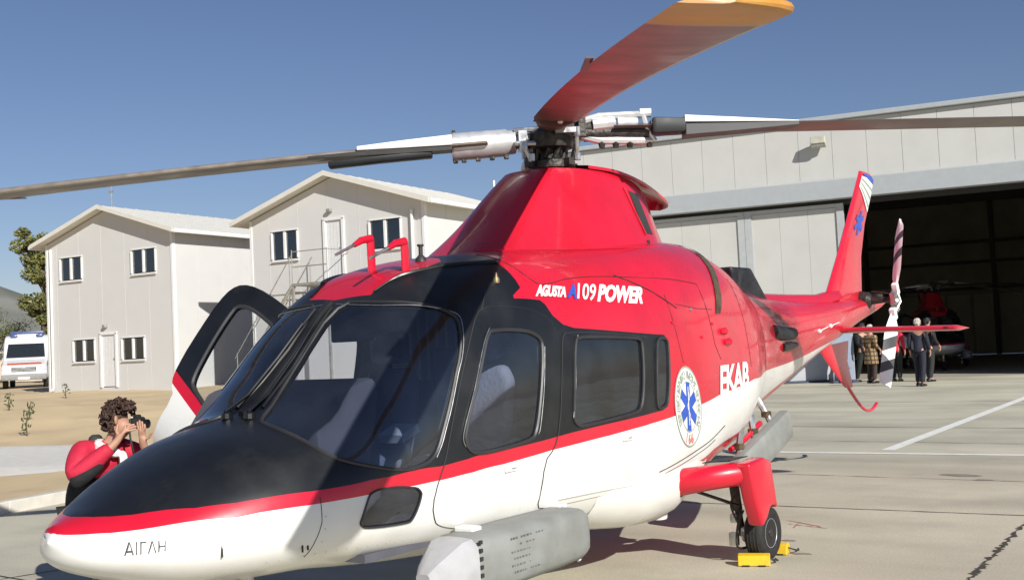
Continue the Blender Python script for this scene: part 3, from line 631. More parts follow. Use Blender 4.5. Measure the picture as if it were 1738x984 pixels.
def tr_blade(d, ch, R0, R1, pitch, segs, taper):
    vw = Vector((.82, .55, 0)); side = d.cross(vw).normalized(); cdir = side*math.cos(pitch) + side.cross(d).normalized()*math.sin(pitch); nd = d.cross(cdir).normalized()
    mb = MB(); rr = []; K = 130
    for i in range(K+1):
        t = i/K; r_ = R0 + (R1-R0)*t; c_ = ch*(.35 + .65*min(1, t/.22)) * (1 - taper*max(0, (t-.8)/.2)**1.5); p = TRH + d*r_
        rr.append([p + cdir*(x*c_) + d*(x*c_*.75*min(1, 4*t)*min(1, 6*(1-t))) + nd*(y*.028) for x, y in ((-.5, 0), (-.25, .45), (.2, .5), (.5, 0), (.2, -.5), (-.25, -.45))])
    mb.rings(rr)
    for fi in range(len(mb.m)-2):
        i, k = divmod(fi, 6)
        t = (i+.5)/K; mb.m[fi] = 1 if any(a <= t < b_ for a, b_ in segs) else 0
    return mb
tr_blade(du, .14, .16, 1.06, R(70), ((.40, .52), (.66, .76)), .9).build('tail_rotor_blade', [whiteprint, tipDark], tro, smooth=True, angle=25)
tr_blade(dd, .19, .16, 1.07, R(24), ((.34, .50), (.66, .80)), .1).build('tail_rotor_blade', [whiteprint, tipDark], tro, smooth=True, angle=25)
for d in (du, dd):
    c0 = TRH + d*.16; MB().box(c0, (.07, .07, .14), Matrix.Rotation(R(25), 3, 'Y')).build('blade_root_clamp', whiteprint, tro, bevel=.01)
    MB().tube([c0 + Vector((.05, .03, 0)), TRH + Vector((.04, .08, 0))], .01, 6).build('pitch_link', steel, tro)
# exhausts
def exhaust(sd):
    a = Vector((-6.05, .24*sd, 1.98)); b_ = Vector((-6.62, .30*sd, 2.16)); rr = []
    d = (b_-a).normalized(); s1 = d.cross(Vector((0, 0, 1))).normalized(); s2 = s1.cross(d)
    for t, r_ in ((0, .15), (.5, .15), (1, .155), (1, .14), (.55, .135)):
        p = a + (b_-a)*t; rr.append([p + s1*math.cos(q)*r_ + s2*math.sin(q)*r_*.9 for q in [2*PI*k/18 for k in range(18)]])
    MB().rings(rr).build('exhaust_pipe', soot, heli, smooth=True)
for sd in (-1,): 
    ex = [(-6.78, 1.93), (-6.68, 2.19), (-7.12, 2.19), (-7.50, 1.87), (-7.25, 1.82)]
    MB().prism([Vector((x, -.13, z)) for x, z in ex], (0, .25, 0)).build('exhaust_pipe', soot, heli, bevel=.03, seg=3, smooth=True)
MB().tube([hp(6.85, .22, -.03), hp(7.1, .12, .015), hp(7.35, .05, .03)], [.07, .065, .055], 12).build('exhaust_duct', soot, heli, smooth=True)
MB().tube([hp(7.1, -.12, -.01), hp(7.35, -.16, .015), hp(7.5, -.18, .02)], [.04, .036, .025], 10).build('drain_duct', darkmetal, heli, smooth=True)
# ------------------------------------------------------------------ main rotor
HX = Vector((-4.02, 0, 0)); ZH = 3.04
mast = MB(); mast.lathe([(.11, 2.70), (.11, 2.80), (.075, 2.84), (.07, 2.96), (.10, 2.97), (.10, 3.12), (.06, 3.16), (.03, 3.17)], HX, 18)
mast.build('rotor_mast', darkmetal, heli, smooth=True)
sw = MB(); sw.lathe([(.13, 2.80), (.17, 2.81), (.17, 2.86), (.13, 2.875)], HX, 20)
for k in range(4):
    a = R(38.2 + 90*k + 35); sw.box(HX + Vector((math.cos(a)*.18, math.sin(a)*.18, 2.84)), (.09, .05, .05), rotz(a))
for k in range(9):
    a = k*.7; sw.tube([HX + Vector((math.cos(a)*.10, math.sin(a)*.10, 2.86)), HX + Vector((math.cos(a+.5)*.12, math.sin(a+.5)*.12, 2.95 + .02*(k % 3)))], .016, 6)
sw.build('swashplate', darkmetal, heli, smooth=True)
hubm = MB(); hubm.lathe([(.06, 2.94), (.16, 2.96), (.17, 3.0), (.17, 3.06), (.12, 3.10), (.05, 3.11)], HX, 18)
hubo = hubm.build('rotor_hub', darkmetal, heli, smooth=True)
def blade(az, zf, kind):
    T_ = Vector((math.cos(az), math.sin(az), 0)); N_ = Vector((-T_.y, T_.x, 0))
    def at(r_, n=0, z=0): return HX + T_*r_ + N_*n + Vector((0, 0, zf(r_) + z))
    rs = [.45, .6, .8, 1.0, 1.3, 1.7, 2.1, 2.5, 3.0, 3.5, 4.0, 4.5, 4.9, 5.06, 5.08, 5.2, 5.27, 5.33, 5.39, 5.44, 5.48, 5.5]
    rr = []; pr = [(-.5, .0), (-.30, .05), (-.05, .085), (.25, .10), (.40, .075), (.48, .035), (.5, 0), (.48, -.03), (.40, -.05), (.25, -.05), (-.05, -.035), (-.30, -.02)]
    for r_ in rs:
        c = .335; th = .36*(1.5 if r_ < .9 else 1); le = c/2
        if r_ > 5.27: le -= .60*c*((r_-5.27)/.23)**1.8
        if r_ < .8: c = .30; le = .15
        te = -c/2
        row = []
        for x, y in pr:
            xx = te + (x+.5)*(le-te); row.append(at(r_, xx, y*th*(le-te)/c*c/.335*.9))
        rr.append(row)
    mb = MB(); mb.rings(rr); npr = len(pr)
    for fi in range(len(mb.m)-2):
        i, k = divmod(fi, npr); r_ = (rs[i] + rs[i+1])/2
        m_ = 0
        if k in (4, 5, 6, 7) : m_ = 1
        if kind == 'left' and r_ < 1.35 and k in (3, 4, 5): m_ = 3
        if r_ > 5.07: m_ = 2
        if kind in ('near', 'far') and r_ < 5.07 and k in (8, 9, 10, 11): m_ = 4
        mb.m[fi] = m_
    mb.m[-1] = 2
    b_ = mb.build('rotor_blade', [bladeM, edgeM, tipM, whiteprint, bladeU], heli, smooth=True, angle=40)
    MB().box(at(3.85, -.175, .0), (.20, .03, .006), Matrix.Rotation(az, 3, 'Z')).build('trim_tab', bladeM if kind != 'near' else bladeU, b_)
    if kind == 'left':
        g = MB(); rr = []
        for r_, q in ((.24, .05), (.25, .085), (.30, .088), (.32, .098), (.66, .10), (.685, .104), (.70, .10), (.705, .06)):
            rr.append([at(r_, q*math.cos(a), q*math.sin(a)) for a in [2*PI*k/20 for k in range(20)]])
        g.rings(rr); go = g.build('blade_grip', alu, b_, smooth=True)
        yk = MB(); yk.tube([at(.02, 0, .0), at(.28, 0, .0)], .055, 10); yk.box(at(.20, .0, .0), (.06, .22, .12), Matrix.Rotation(az, 3, 'Z')); yk.tube([at(.08, .10, -.04), at(.26, .10, -.03)], .022, 8); yk.tube([at(.08, .06, .07), at(.26, .05, .07)], .02, 8); yk.build('grip_yoke', steel, b_, smooth=True)
        for r_ in (.32, .42, .52, .62, .68):
            MB().box(at(r_, .02, -.105), (.035, .03, .03), Matrix.Rotation(az, 3, 'Z')).build('grip_bolt', darkmetal, b_, bevel=.006)
        MB().box(at(.685, .0, .105), (.03, .03, .03), Matrix.Rotation(az, 3, 'Z')).build('grip_bolt', darkmetal, b_, bevel=.006)
        s_ = [at(.84, .10, -.055), at(1.2, .12, -.06), at(1.56, .14, -.07)]
        mb = MB(); mb.rings([[p + N_*y + Vector((0, 0, z)) for y, z in ((-.05, -.024), (.05, -.024), (.06, .02), (-.06, .02))] for p in s_]); mb.build('black_damper_strip', blackboot, b_, bevel=.012, smooth=True)
        mb = MB(); mb.rings([[at(r_, .12, -.005) + N_*y + Vector((0, 0, z)) for y, z in ((-.1, -.032*k), (.05, -.032*k), (.06, .005), (-.1, .012))] for r_, k in ((.70, 1.2), (1.0, 1.1), (1.35, .7), (1.7, .2))]); mb.build('root_stiffener', tipDark, b_, smooth=True)
        mb = MB(); mb.rings([[at(r_, .13, .022) + N_*y + Vector((0, 0, z)) for y, z in ((-.12, -.028*k), (.06, -.028*k), (.06, .028*k), (-.12, .03*k))] for r_, k in ((.70, 1.3), (1.0, 1.0), (1.36, .5))]); mb.build('root_cuff', whiteprint, b_, bevel=.006)
    elif kind == 'right':
        yk = MB(); yk.tube([at(.02, -.02, .0), at(.30, -.03, .0)], .06, 10); yk.box(at(.22, -.03, .0), (.05, .20, .13), Matrix.Rotation(az, 3, 'Z')); yk.build('grip_yoke', darkmetal, b_, smooth=True)
        g = MB()
        for z, rad in ((.085, .016), (-.085, .016)):
            g.tube([at(.22, -.05, z*.6), at(.35, -.05, z), at(.72, -.06, z*1.15)], [.028, .03, .026], 8)
        g.tube([at(.66, -.06, .10), at(.68, -.07, .0), at(.74, -.06, -.10)], .022, 8); g.tube([at(.30, -.06, .02), at(.46, -.06, .035)], .05, 10); g.tube([at(.48, -.06, .03), at(.62, -.06, .03)], .042, 10)
        g.box(at(.68, -.06, .112), (.08, .05, .035), Matrix.Rotation(az, 3, 'Z')); g.build('blade_grip', alu, b_, smooth=True)
        MB().tube([at(.24, -.03, -.03), at(.70, -.03, -.03)], .06, 12).build('grip_sleeve', darkmetal, b_, smooth=True)
        for r_ in (.36, .46, .56, .70): MB().lathe([(.02, -.03), (.026, 0), (.012, .02)], at(r_, -.06, -.112), 8).build('grip_bolt', darkmetal, b_)
        mb = MB(); mb.rings([[at(r_, -.10, -.005) + N_*y + Vector((0, 0, z)) for y, z in ((-.075, -.05*k), (.075, -.05*k), (.075, .05*k), (-.075, .05*k))] for r_, k in ((.71, 1.05), (.74, 1.15), (.93, 1.0), (.95, .8))]); mb.build('black_root_block', blackboot, b_, bevel=.01, smooth=True)
        mb = MB(); mb.rings([[at(r_, -.10, .035*k) + N_*y + Vector((0, 0, z)) for y, z in ((-.075, -.022*k), (.075, -.022*k), (.075, .022*k), (-.075, .022*k))] for r_, k in ((.94, 1.1), (1.3, .7), (1.75, .15))]); mb.build('root_cuff', whiteprint, b_, bevel=.005)
        mb = MB(); mb.rings([[at(r_, -.10, -.03*k) + N_*y + Vector((0, 0, z)) for y, z in ((-.08, -.045*k), (.08, -.045*k), (.08, .03*k), (-.08, .03*k))] for r_, k in ((.94, 1.1), (1.3, .8), (1.75, .35))]); mb.build('root_stiffener', tipDark, b_, bevel=.006)
    else:
        g = MB(); g.rings([[at(r_, .115*k*math.cos(a), .045*math.sin(a)-.005) for a in [2*PI*j/18 for j in range(18)]] for r_, k in ((.16, .7), (.2, .9), (.45, 1.15), (.56, 1.2), (.58, 1.0))]); g.build('blade_grip', darkmetal if kind == 'far' else bladeU, b_, smooth=True)
        MB().lathe([(.012, -.012), (.02, 0), (.012, .01)], at(.62, .02, -.022), 10).build('grip_bolt', alu, b_)
    # pitch link
    pl = MB(); a0 = at(.20, .17, -.06); a1 = HX + T_*.15 + N_*.17 + Vector((0, 0, 2.85)); pl.tube([a0, a1], .016, 8); pl.tube([a0 + Vector((0, 0, -.03)), a0 + Vector((0, 0, .03))], .028, 8); pl.tube([a1 + Vector((0, 0, .0)), a1 + Vector((0, 0, .05))], .026, 8)
    pl.box(at(.20, .10, -.05), (.05, .16, .035), Matrix.Rotation(az, 3, 'Z')); pl.build('pitch_link', steel, b_, smooth=True)
    return b_
blade(R(38.2), lambda t: 3.125 - .113*t - .006*t*t, 'near')
blade(R(38.2-90), lambda t: 3.03 - .04*t - .006*t*t, 'left')
blade(R(38.2+90), lambda t: 3.09 - .018*t, 'right')
blade(R(38.2+180), lambda t: 3.03 - .06*t - .008*t*t, 'far')
# ------------------------------------------------------------------ landing gear
def main_gear(sd):
    f_ = lambda v: Vector((v[0], v[1]*sd, v[2]))
    arm = MB(); rr = []
    for (x, y, z, rx, rz) in ((-4.24, .68, .59, .10, .092), (-4.25, .775, .60, .105, .094), (-4.30, .95, .625, .10, .085), (-4.42, 1.10, .64, .11, .08), (-4.52, 1.17, .645, .11, .075)):
        rr.append([f_((x + rx*math.cos(a), y, z + rz*math.sin(a))) for a in [2*PI*k/20 for k in range(20)]])
    arm.rings(rr); ao = arm.build('gear_arm', red, heli, smooth=True)
    MB().rings([[f_((x + r_*math.cos(a), y, z + r_*.9*math.sin(a))) for a in [2*PI*k/20 for k in range(20)]] for x, y, z, r_ in ((-4.24, .72, .592, .108), (-4.24, .775, .60, .112), (-4.24, .78, .60, .10))]).build('arm_collar', seal, ao, smooth=True)
    leg = MB()
    out = [(-4.38, .715), (-4.60, .735), (-4.72, .70), (-4.73, .56), (-4.75, .37), (-4.71, .395), (-4.66, .40), (-4.62, .385), (-4.56, .33), (-4.50, .28), (-4.44, .45)]
    leg.prism([f_((x - .03*(x < -4.5), 1.11 + (.72-z)*.06, z)) for x, z in out], f_((0, .11, 0))); leg.build('leg_fairing', red, heli, bevel=.022, seg=3, smooth=True)
    MB().box(f_((-4.52, .98, .725)), (.26, .22, .006), Matrix.Rotation(R(6)*sd, 3, 'X')).build('arm_walkway', rubber, heli)
    st = MB(); st.tube([f_((-4.62, .98, .62)), f_((-4.70, .97, .36))], .035, 10); st.tube([f_((-4.70, .97, .38)), f_((-4.78, .96, .17))], .025, 10)
    st.tube([f_((-4.40, .80, .52)), f_((-4.60, 1.03, .40))], .013, 6); st.build('oleo_strut', darkmetal, heli, smooth=True)
    bk = MB(); bk.lathe([(.05, -.02), (.075, -.015), (.075, .015), (.05, .02)], f_((-4.80, .985, .19)), 14, 'Y'); bk.box(f_((-4.70, .95, .30)), (.08, .05, .06)); bk.box(f_((-4.66, .95, .16)), (.05, .06, .09)); bk.build('brake_unit', steel, heli, smooth=True, bevel=.005)
    hs = MB(); hs.tube(catmull([f_((-4.66, 1.03, .36)), f_((-4.58, 1.02, .27)), f_((-4.60, 1.0, .12)), f_((-4.72, 1.03, .10))], 5), .009, 6); hs.tube(catmull([f_((-4.60, 1.02, .5)), f_((-4.53, 1.0, .42)), f_((-4.57, 1.02, .30))], 5), .008, 6); hs.build('brake_hose', darkmetal, heli, smooth=True)
    wc = f_((-4.80, 1.105, .19)); W_ = thing_child('main_wheel', wc)
    prof = [(.098, -.060), (.12, -.070), (.155, -.072), (.178, -.058), (.188, -.03), (.19, 0), (.188, .03), (.178, .058), (.155, .072), (.12, .070), (.098, .060)]
    tm = MB(); tm.lathe(prof, (0, 0, 0), 36, 'Y'); tm.build('tyre', rubber, W_, smooth=True, angle=50)
    for gy in (-.035, -.012, .012, .035): MB().lathe([(.189, gy-.003), (.1915, gy), (.189, gy+.003)], (0, 0, 0), 36, 'Y').build('tread_rib', rubber, W_)
    rm = MB(); rm.lathe([(.02, .050*sd), (.035, .052*sd), (.06, .035*sd), (.085, .040*sd), (.099, .062*sd), (.103, .060*sd), (.10, -.05*sd), (.02, -.05*sd)], (0, 0, 0), 28, 'Y'); rm.build('rim', alu, W_, smooth=True)
    hb = MB(); hb.lathe([(.0, .066*sd), (.03, .064*sd), (.04, .045*sd), (.04, .02*sd)], (0, 0, 0), 16, 'Y'); hb.build('hub_cap', darkmetal, W_, smooth=True)
    for k in range(6):
        a = k*PI/3; MB().box((.065*math.cos(a), .040*sd, .065*math.sin(a)), (.016, .012, .016)).build('wheel_nut', darkmetal, W_)
def thing_child(name, loc):
    o = bpy.data.objects.new(name, None); COL.objects.link(o); o.parent = heli; o.location = loc; o.empty_display_size = .1; return o
main_gear(1); main_gear(-1)
W_ = thing_child('nose_wheel', (-1.15, 0, .165))
MB().lathe([(.08, -.05), (.13, -.06), (.155, -.04), (.165, 0), (.155, .04), (.13, .06), (.08, .05)], (0, 0, 0), 28, 'Y').build('tyre', rubber, W_, smooth=True)
MB().lathe([(.02, .04), (.085, .05), (.085, -.05), (.02, -.04)], (0, 0, 0), 20, 'Y').build('rim', alu, W_, smooth=True)
MB().tube([(-1.15, 0, .17), (-1.10, 0, .62)], .035, 10).build('nose_strut', steel, heli, smooth=True)
# lower wheel-well bulge ahead of the gear arm and belly fittings
for sd in (1, -1):
    rr = []
    for s_, w_ in ((3.2, .01), (3.5, .055), (3.8, .085), (4.1, .10), (4.3, .095), (4.5, .06), (4.7, .01)):
        row = []
        for k in range(9):
            p = -.50 - k*.085; o_ = w_*math.sin(PI*k/8)**.8; v = hp(s_, p, o_ - .004); row.append(v if sd > 0 else mirror(v))
        rr.append(row)
    MB().rings(rr, closed=False, caps=False).build('wheel_well_bulge', white, heli, smooth=True)
    q = [hp(s_, -.52 - .03*(s_-2.8), .008) for s_ in np.arange(2.75, 3.75, .08)]
    MB().tube([v if sd > 0 else mirror(v) for v in q], .007, 6).build('door_rail', white, heli, smooth=True)
MB().lathe([(.075, 0), (.08, .03), (.08, .17), (.06, .20)], (-4.93, .2, .22), 16).build('belly_beacon', white, heli, smooth=True)
MB().box((-4.93, .2, .43), (.05, .05, .12)).build('beacon_mount', white, heli)
MB().tube([(-3.62, .5, .44), (-3.62, .52, .38)], .018, 8).build('drain_stub', white, heli)
# ------------------------------------------------------------------ emergency float pods
def pod(path, r, cap, sd, name='float_pod', flat=1.0):
    P = [Vector((p[0], p[1]*sd, p[2])) for p in path]; d = (P[-1]-P[0]).normalized(); s1 = d.cross(Vector((0, 0, 1))).normalized(); s2 = s1.cross(d); rr = []
    for i, p in enumerate(P):
        q = r[i]; row = []
        for k in range(20):
            a = 2*PI*k/20; c_, n_ = math.cos(a), math.sin(a); k2 = (abs(c_)**6 + abs(n_)**6)**(-1/6); row.append(p + s1*c_*k2*q*flat + s2*n_*k2*q)
        rr.append(row)
    po = MB().rings(rr).build(name, greypod, heli, smooth=True, angle=45)
    return po, d, s1, s2
for sd in (1, -1):
    po, d, s1, s2 = pod([(-1.72, .835, .50), (-1.74, .835, .50), (-2.2, .845, .51), (-2.5, .855, .515), (-2.68, .86, .52), (-2.74, .86, .52), (-2.755, .86, .52)], [.135, .15, .148, .145, .14, .12, .06], None, sd)
    capm = MB(); rr = []
    for x, k, dz in ((-1.73, 1.03, 0), (-1.66, .97, 0), (-1.52, .52, -.02), (-1.47, .30, -.03)):
        row = []
        for j in range(20):
            a = 2*PI*j/20; c_, n_ = math.cos(a), math.sin(a); k2 = (abs(c_)**5 + abs(n_)**5)**(-1/5); row.append(Vector((x, (.835)*sd, .50 + dz)) + s1*c_*k2*.145*k + s2*n_*k2*.145*k)
        rr.append(row)
    capm.rings(rr).build('pod_nose_cap', greylight, po, smooth=True, angle=30)
    for k in range(7): 
        MB().box(Vector((-1.735, (.835)*sd, .50)) + s2*(.13 - .04*k) + Vector((0, .152*sd, 0)), (.02, .012, .018)).build('lacing', seam, po)
    mb = MB(); rng2 = random.Random(3)
    for row in range(6):
        z = .605 - row*.034; x = -1.98 - .02*(row % 2)
        while x > -2.58 + .1*(row == 4) + .35*(row == 5):
            L_ = rng2.uniform(.008, .02)
            if rng2.random() < .8: mb.box((x - L_/2, .9905*sd, z), (L_, .003, .009))
            x -= L_ + .010
    fp_ = mb.build('faded_print_marks', mat('stencil_ink', (.13, .135, .135), .6, var=.4, scale=30), po); fp_['kind'] = 'stuff'
    for x in (-1.9, -2.7): MB().box((x, .78*sd, .655), (.08, .12, .035)).build('pod_bracket', white, po, bevel=.008)
    MB().tube([Vector((-2.66, .93*sd, .40)), Vector((-2.67, .95*sd, .37))], .014, 6).build('pod_toggle', greylight, po)
    po2, d, s1, s2 = pod([(-5.45, .62, .50), (-5.48, .62, .505), (-5.8, .62, .59), (-6.2, .61, .70), (-6.55, .60, .80), (-6.58, .60, .81)], [.10, .115, .125, .125, .12, .09], None, sd, flat=.45)
    for x, z in ((-5.6, .58), (-5.95, .68), (-6.35, .79)):
        a0 = hp(-x + .05, -.62, -.01); a0 = a0 if sd > 0 else mirror(a0); MB().tube([a0, a0.lerp(Vector((x, .57*sd, z)), .6), Vector((x, .58*sd, z - .02))], [.03, .025, .03], 8).build('pod_bracket', steel, po2, smooth=True)
        MB().box(a0.lerp(Vector((x, .57*sd, z)), .55), (.09, .06, .05)).build('release_unit', brown, po2, bevel=.008)
    MB().tube([(-5.55, .54*sd, .68), (-5.8, .56*sd, .74), (-6.15, .54*sd, .84)], .022, 8).build('float_bottle', red, po2, smooth=True)
# ------------------------------------------------------------------ roof probes, wipers, aerials
for (x, y, z, k) in ((-2.14, -.03, 2.03, 0), (-2.10, .262, 1.985, 1)):
    pm = MB()
    rr = [[Vector((x + a*.030 + dx, y + b_*.014, zz)) for a, b_ in [(math.cos(q), math.sin(q)) for q in [2*PI*j/12 for j in range(12)]]] for zz, dx in ((z-.02, -.01), (z + .02, 0), (z + .16, .004), (z + .20, .006))]
    rr[0] = [Vector((x + (v.x-x)*1.5, y + (v.y-y)*1.7, v.z)) for v in rr[0]]
    pm.rings(rr); po = pm.build('pitot_mast', red, heli, smooth=True)
    MB().tube([(x + .0, y, z + .20), (x + .08, y, z + .185), (x + .14, y, z + .155)], [.024, .021, .014], 10).build('pitot_head', red, po, smooth=True)
    MB().tube([(x + .13, y, z + .16), (x + .29, y, z + .095)], [.010, .008], 8).build('pitot_tube', steel, po, smooth=True)
MB().lathe([(.035, 0), (.03, .02), (.012, .04), (.012, .085), (.02, .09), (.02, .10)], hp(2.33, 1.35, -.005), 12).build('temperature_probe', seal, heli, smooth=True)
MB().lathe([(.02, -.01), (.022, .012), (.012, .03), (.008, .05)], hp(2.44, .82, 0), 10).build('roof_knob', brown, heli, smooth=True)
for sd in (1, -1):
    f_ = (lambda v: v) if sd > 0 else mirror
    wm = MB(); wm.lathe([(.03, 0), (.028, .025), (.012, .035)], f_(hp(1.095, 1.45, 0)), 10)
    wm.tube([f_(hp(s_, p, .035)) for s_, p in ((1.095, 1.45), (1.25, 1.47), (1.45, 1.49), (1.62, 1.51))], .008, 6); wm.tube([f_(hp(s_, p, .018)) for s_, p in ((1.18, 1.44), (1.4, 1.46), (1.6, 1.48), (1.72, 1.49))], .010, 6)
    wm.build('wiper', black, heli, smooth=True)
MB().tube([hp(s_, HPI, .006) for s_ in np.arange(1.12, 1.80, .05)], .022, 8).build('windscreen_post', black, heli, smooth=True)
# ------------------------------------------------------------------ cockpit and cabin interior
MB().box((-3.0, 0, .60), (3.4, 1.25, .04)).build('cabin_floor', interior, heli)
MB().box((-4.45, 0, 1.30), (.06, 1.40, 1.35)).build('rear_bulkhead', panelgrey, heli, bevel=.1)
ip = MB(); ip.prism([Vector((-1.22, -.56, .98)), Vector((-1.20, -.56, 1.20)), Vector((-1.36, -.56, 1.40)), Vector((-1.62, -.56, 1.455)), Vector((-1.66, -.56, 1.38)), Vector((-1.52, -.56, .75))], (0, 1.0, 0))
ipo = ip.build('instrument_panel', interior, heli, bevel=.03, smooth=True)
MB().box((-1.72, 0, .84), (.55, .24, .42)).build('centre_console', interior, heli, bevel=.03)
for y in (-.36, .36):
    st = MB(); st.box((-2.28, y, .92), (.46, .44, .12)); st.box((-2.28, y, .76), (.40, .40, .22)); so_ = st.build('crew_seat', seatgrey if y > 0 else seatblue, heli, bevel=.04, seg=3, smooth=True)
    bk = MB(); bk.rings([[Vector((x, y + yy*w_, z + zz)) for yy, zz in ((-.5, 0), (.5, 0))] + [Vector((x - .10, y + yy*w_, z + zz)) for yy, zz in ((.5, 0), (-.5, 0))] for x, z, w_ in ((-2.46, .90, .44), (-2.52, 1.15, .46), (-2.58, 1.38, .44), (-2.60, 1.47, .32))]); bk.build('seat_back', seatgrey if y > 0 else seatblue, so_, bevel=.04, seg=3, smooth=True)
    MB().box((-2.63, y, 1.60), (.10, .28, .20)).build('head_rest', seatblue, so_, bevel=.04, seg=3, smooth=True)
    MB().tube([(-2.0, y, .66), (-1.95, y, .98), (-1.93, y, 1.08)], .018, 8).build('control_stick', rubber, heli, smooth=True)
    MB().tube([(-2.60, y - .12, 1.46), (-2.50, y - .10, 1.25), (-2.42, y - .04, .98)], .02, 6).build('seat_belt', seam, so_)
for y in (-.45, 0, .45):
    st = MB(); st.box((-4.05, y, .85), (.45, .40, .12)); so_ = st.build('cabin_seat', seatblue, heli, bevel=.03, seg=2, smooth=True)
    MB().box((-4.30, y, 1.22), (.12, .40, .72)).build('seat_back', seatblue, so_, bevel=.04, seg=2, smooth=True)
MB().box((-2.95, -.0, 1.88), (.5, .5, .10)).build('overhead_console', interior, heli, bevel=.02)
MB().box((-1.88, .05, 1.70), (.05, .30, .12)).build('sun_visor', interior, heli, bevel=.01)
cm2 = MB(); nn = 40
V = [(-2.98 + .018*math.sin(i*1.25), -.66 + .62*i/nn, z) for i in range(nn+1) for z in (1.38, 1.84)]
cm2.add(V, [(2*i, 2*i+2, 2*i+3, 2*i+1) for i in range(nn)]); cm2.build('cabin_curtain', mat('curtain_cloth', (.45, .46, .52), .8), heli, smooth=True)
MB().box((-2.70, -.50, 1.29), (.02, .20, .16)).build('map_pocket', mat('pocket_blue_grey', (.20, .26, .36), .7), heli, bevel=.005)
MB().box((-2.30, -.02, 1.10), (.16, .18, .05), Matrix.Rotation(R(20), 3, 'Y')).build('clipboard', mat('paper', (.45, .48, .55), .7), heli)
MB().box((-2.74, 0.0, 1.28), (.03, .16, .60)).build('cockpit_divider', panelgrey, heli, bevel=.01)
# ------------------------------------------------------------------ open starboard cockpit door
sdoor = patch('front_door', PAINT, heli, sel('door'), (-1,), .006, .03); sdoor['label'] = 'open cockpit door on the far side'
d1 = patch('door_lining', interior, sdoor, sel('door'), (-1,), off=-.03, paintmap=False)
d2 = patch('door_window', glassclear, sdoor, sel('door_win'), (-1,), .001, paintmap=False)
q = [mirror(hp(s, p, .003)) for s, p in win['door_win']]; q.append(q[0]); MB().tube(q, .014, 6, caps=False).build('window_seal', seal, sdoor, smooth=True)
A_ = mirror(hp(1.73, -.05)); B_ = mirror(hp(2.17, .68)); ax = (B_-A_).normalized()
DOOR_ANG = R(94)
Mx = Matrix.Translation(A_) @ Matrix.Rotation(DOOR_ANG, 4, ax) @ Matrix.Translation(-A_)
sdoor.matrix_local = Mx
# ------------------------------------------------------------------ setting: ground, apron, soil, path, kerb, hills
KA = Vector((-4.14, -7.55)); KK = Vector((-.975, -.222)); KM = Vector((.222, -.975))
def sst(t): t = min(1, max(0, t)); return t*t*(3-2*t)
def terr(x, y):
    d = Vector((x, y)) - KA; a = d.dot(KK); b_ = d.dot(KM); return .13 + .52*sst((a + b_ - 8)/16)
def concrete_mat():
    m = mat('apron_concrete', (.52, .488, .375), .88, var=.07, scale=.5, bump=.12, bscale=60, dirt=(.27, .25, .205), dscale=.55, damt=.5)
    t = m.node_tree; b = t.nodes['Principled BSDF']; N = t.nodes.new; L = t.links.new
    tc = N('ShaderNodeTexCoord'); mp = N('ShaderNodeMapping'); mp.inputs['Scale'].default_value = (.22, .035, 1); mp.inputs['Rotation'].default_value = (0, 0, R(10)); L(tc.outputs['Object'], mp.inputs[0])
    n = N('ShaderNodeTexNoise'); n.inputs['Scale'].default_value = 4; n.inputs['Detail'].default_value = 7; L(mp.outputs[0], n.inputs[0])
    mr = N('ShaderNodeMapRange'); mr.inputs[1].default_value = .42; mr.inputs[2].default_value = .7; mr.inputs[3].default_value = 1.04; mr.inputs[4].default_value = .78; L(n.outputs[0], mr.inputs[0])
    n2 = N('ShaderNodeTexNoise'); n2.inputs['Scale'].default_value = 55; n2.inputs['Detail'].default_value = 3; L(tc.outputs['Object'], n2.inputs[0])
    m2 = N('ShaderNodeMapRange'); m2.inputs[1].default_value = .3; m2.inputs[2].default_value = .7; m2.inputs[3].default_value = .88; m2.inputs[4].default_value = 1.1; L(n2.outputs[0], m2.inputs[0])
    mu = N('ShaderNodeMath'); mu.operation = 'MULTIPLY'; L(mr.outputs[0], mu.inputs[0]); L(m2.outputs[0], mu.inputs[1])
    src = b.inputs['Base Color'].links[0].from_socket; v = N('ShaderNodeVectorMath'); v.operation = 'SCALE'; L(src, v.inputs[0]); L(mu.outputs[0], v.inputs['Scale']); L(v.outputs[0], b.inputs['Base Color'])
    return m
concrete = concrete_mat()
soilM = mat('sandy_soil', (.60, .46, .27), .95, var=.16, scale=.9, bump=.6, bscale=9, dirt=(.40, .31, .17), dscale=.45, damt=.5)
pathM = mat('pale_path_concrete', (.66, .63, .57), .85, var=.05, bump=.1)
kerbM = mat('kerb_concrete', (.60, .57, .50), .8, var=.08, bump=.2)
lineM = mat('road_marking_white', (.84, .83, .78), .7, var=.06, scale=9, dirt=(.50, .47, .38), dscale=6, damt=.45)
tarM = mat('joint_tar', (.055, .05, .04), .85, var=.4, scale=12)
farM = mat('far_plain', (.33, .27, .17), .95, var=.15, scale=.02)
hillM = mat('hill_scrub', (.20, .20, .17), .95, var=.25, scale=.02, dirt=(.10, .11, .07), dscale=.03)
structure(MB().add([(-2500, -2500, -.12), (2500, -2500, -.12), (2500, 2500, -.12), (-2500, 2500, -.12)], [(0, 1, 2, 3)]).build('ground', farM))
structure(MB().add([(-75, -24, 0), (60, -8, 0), (60, 90, 0), (-75, 90, 0)], [(0, 1, 2, 3)]).build('apron', concrete))
sm = MB(); V = []; na, nb2 = 96, 90
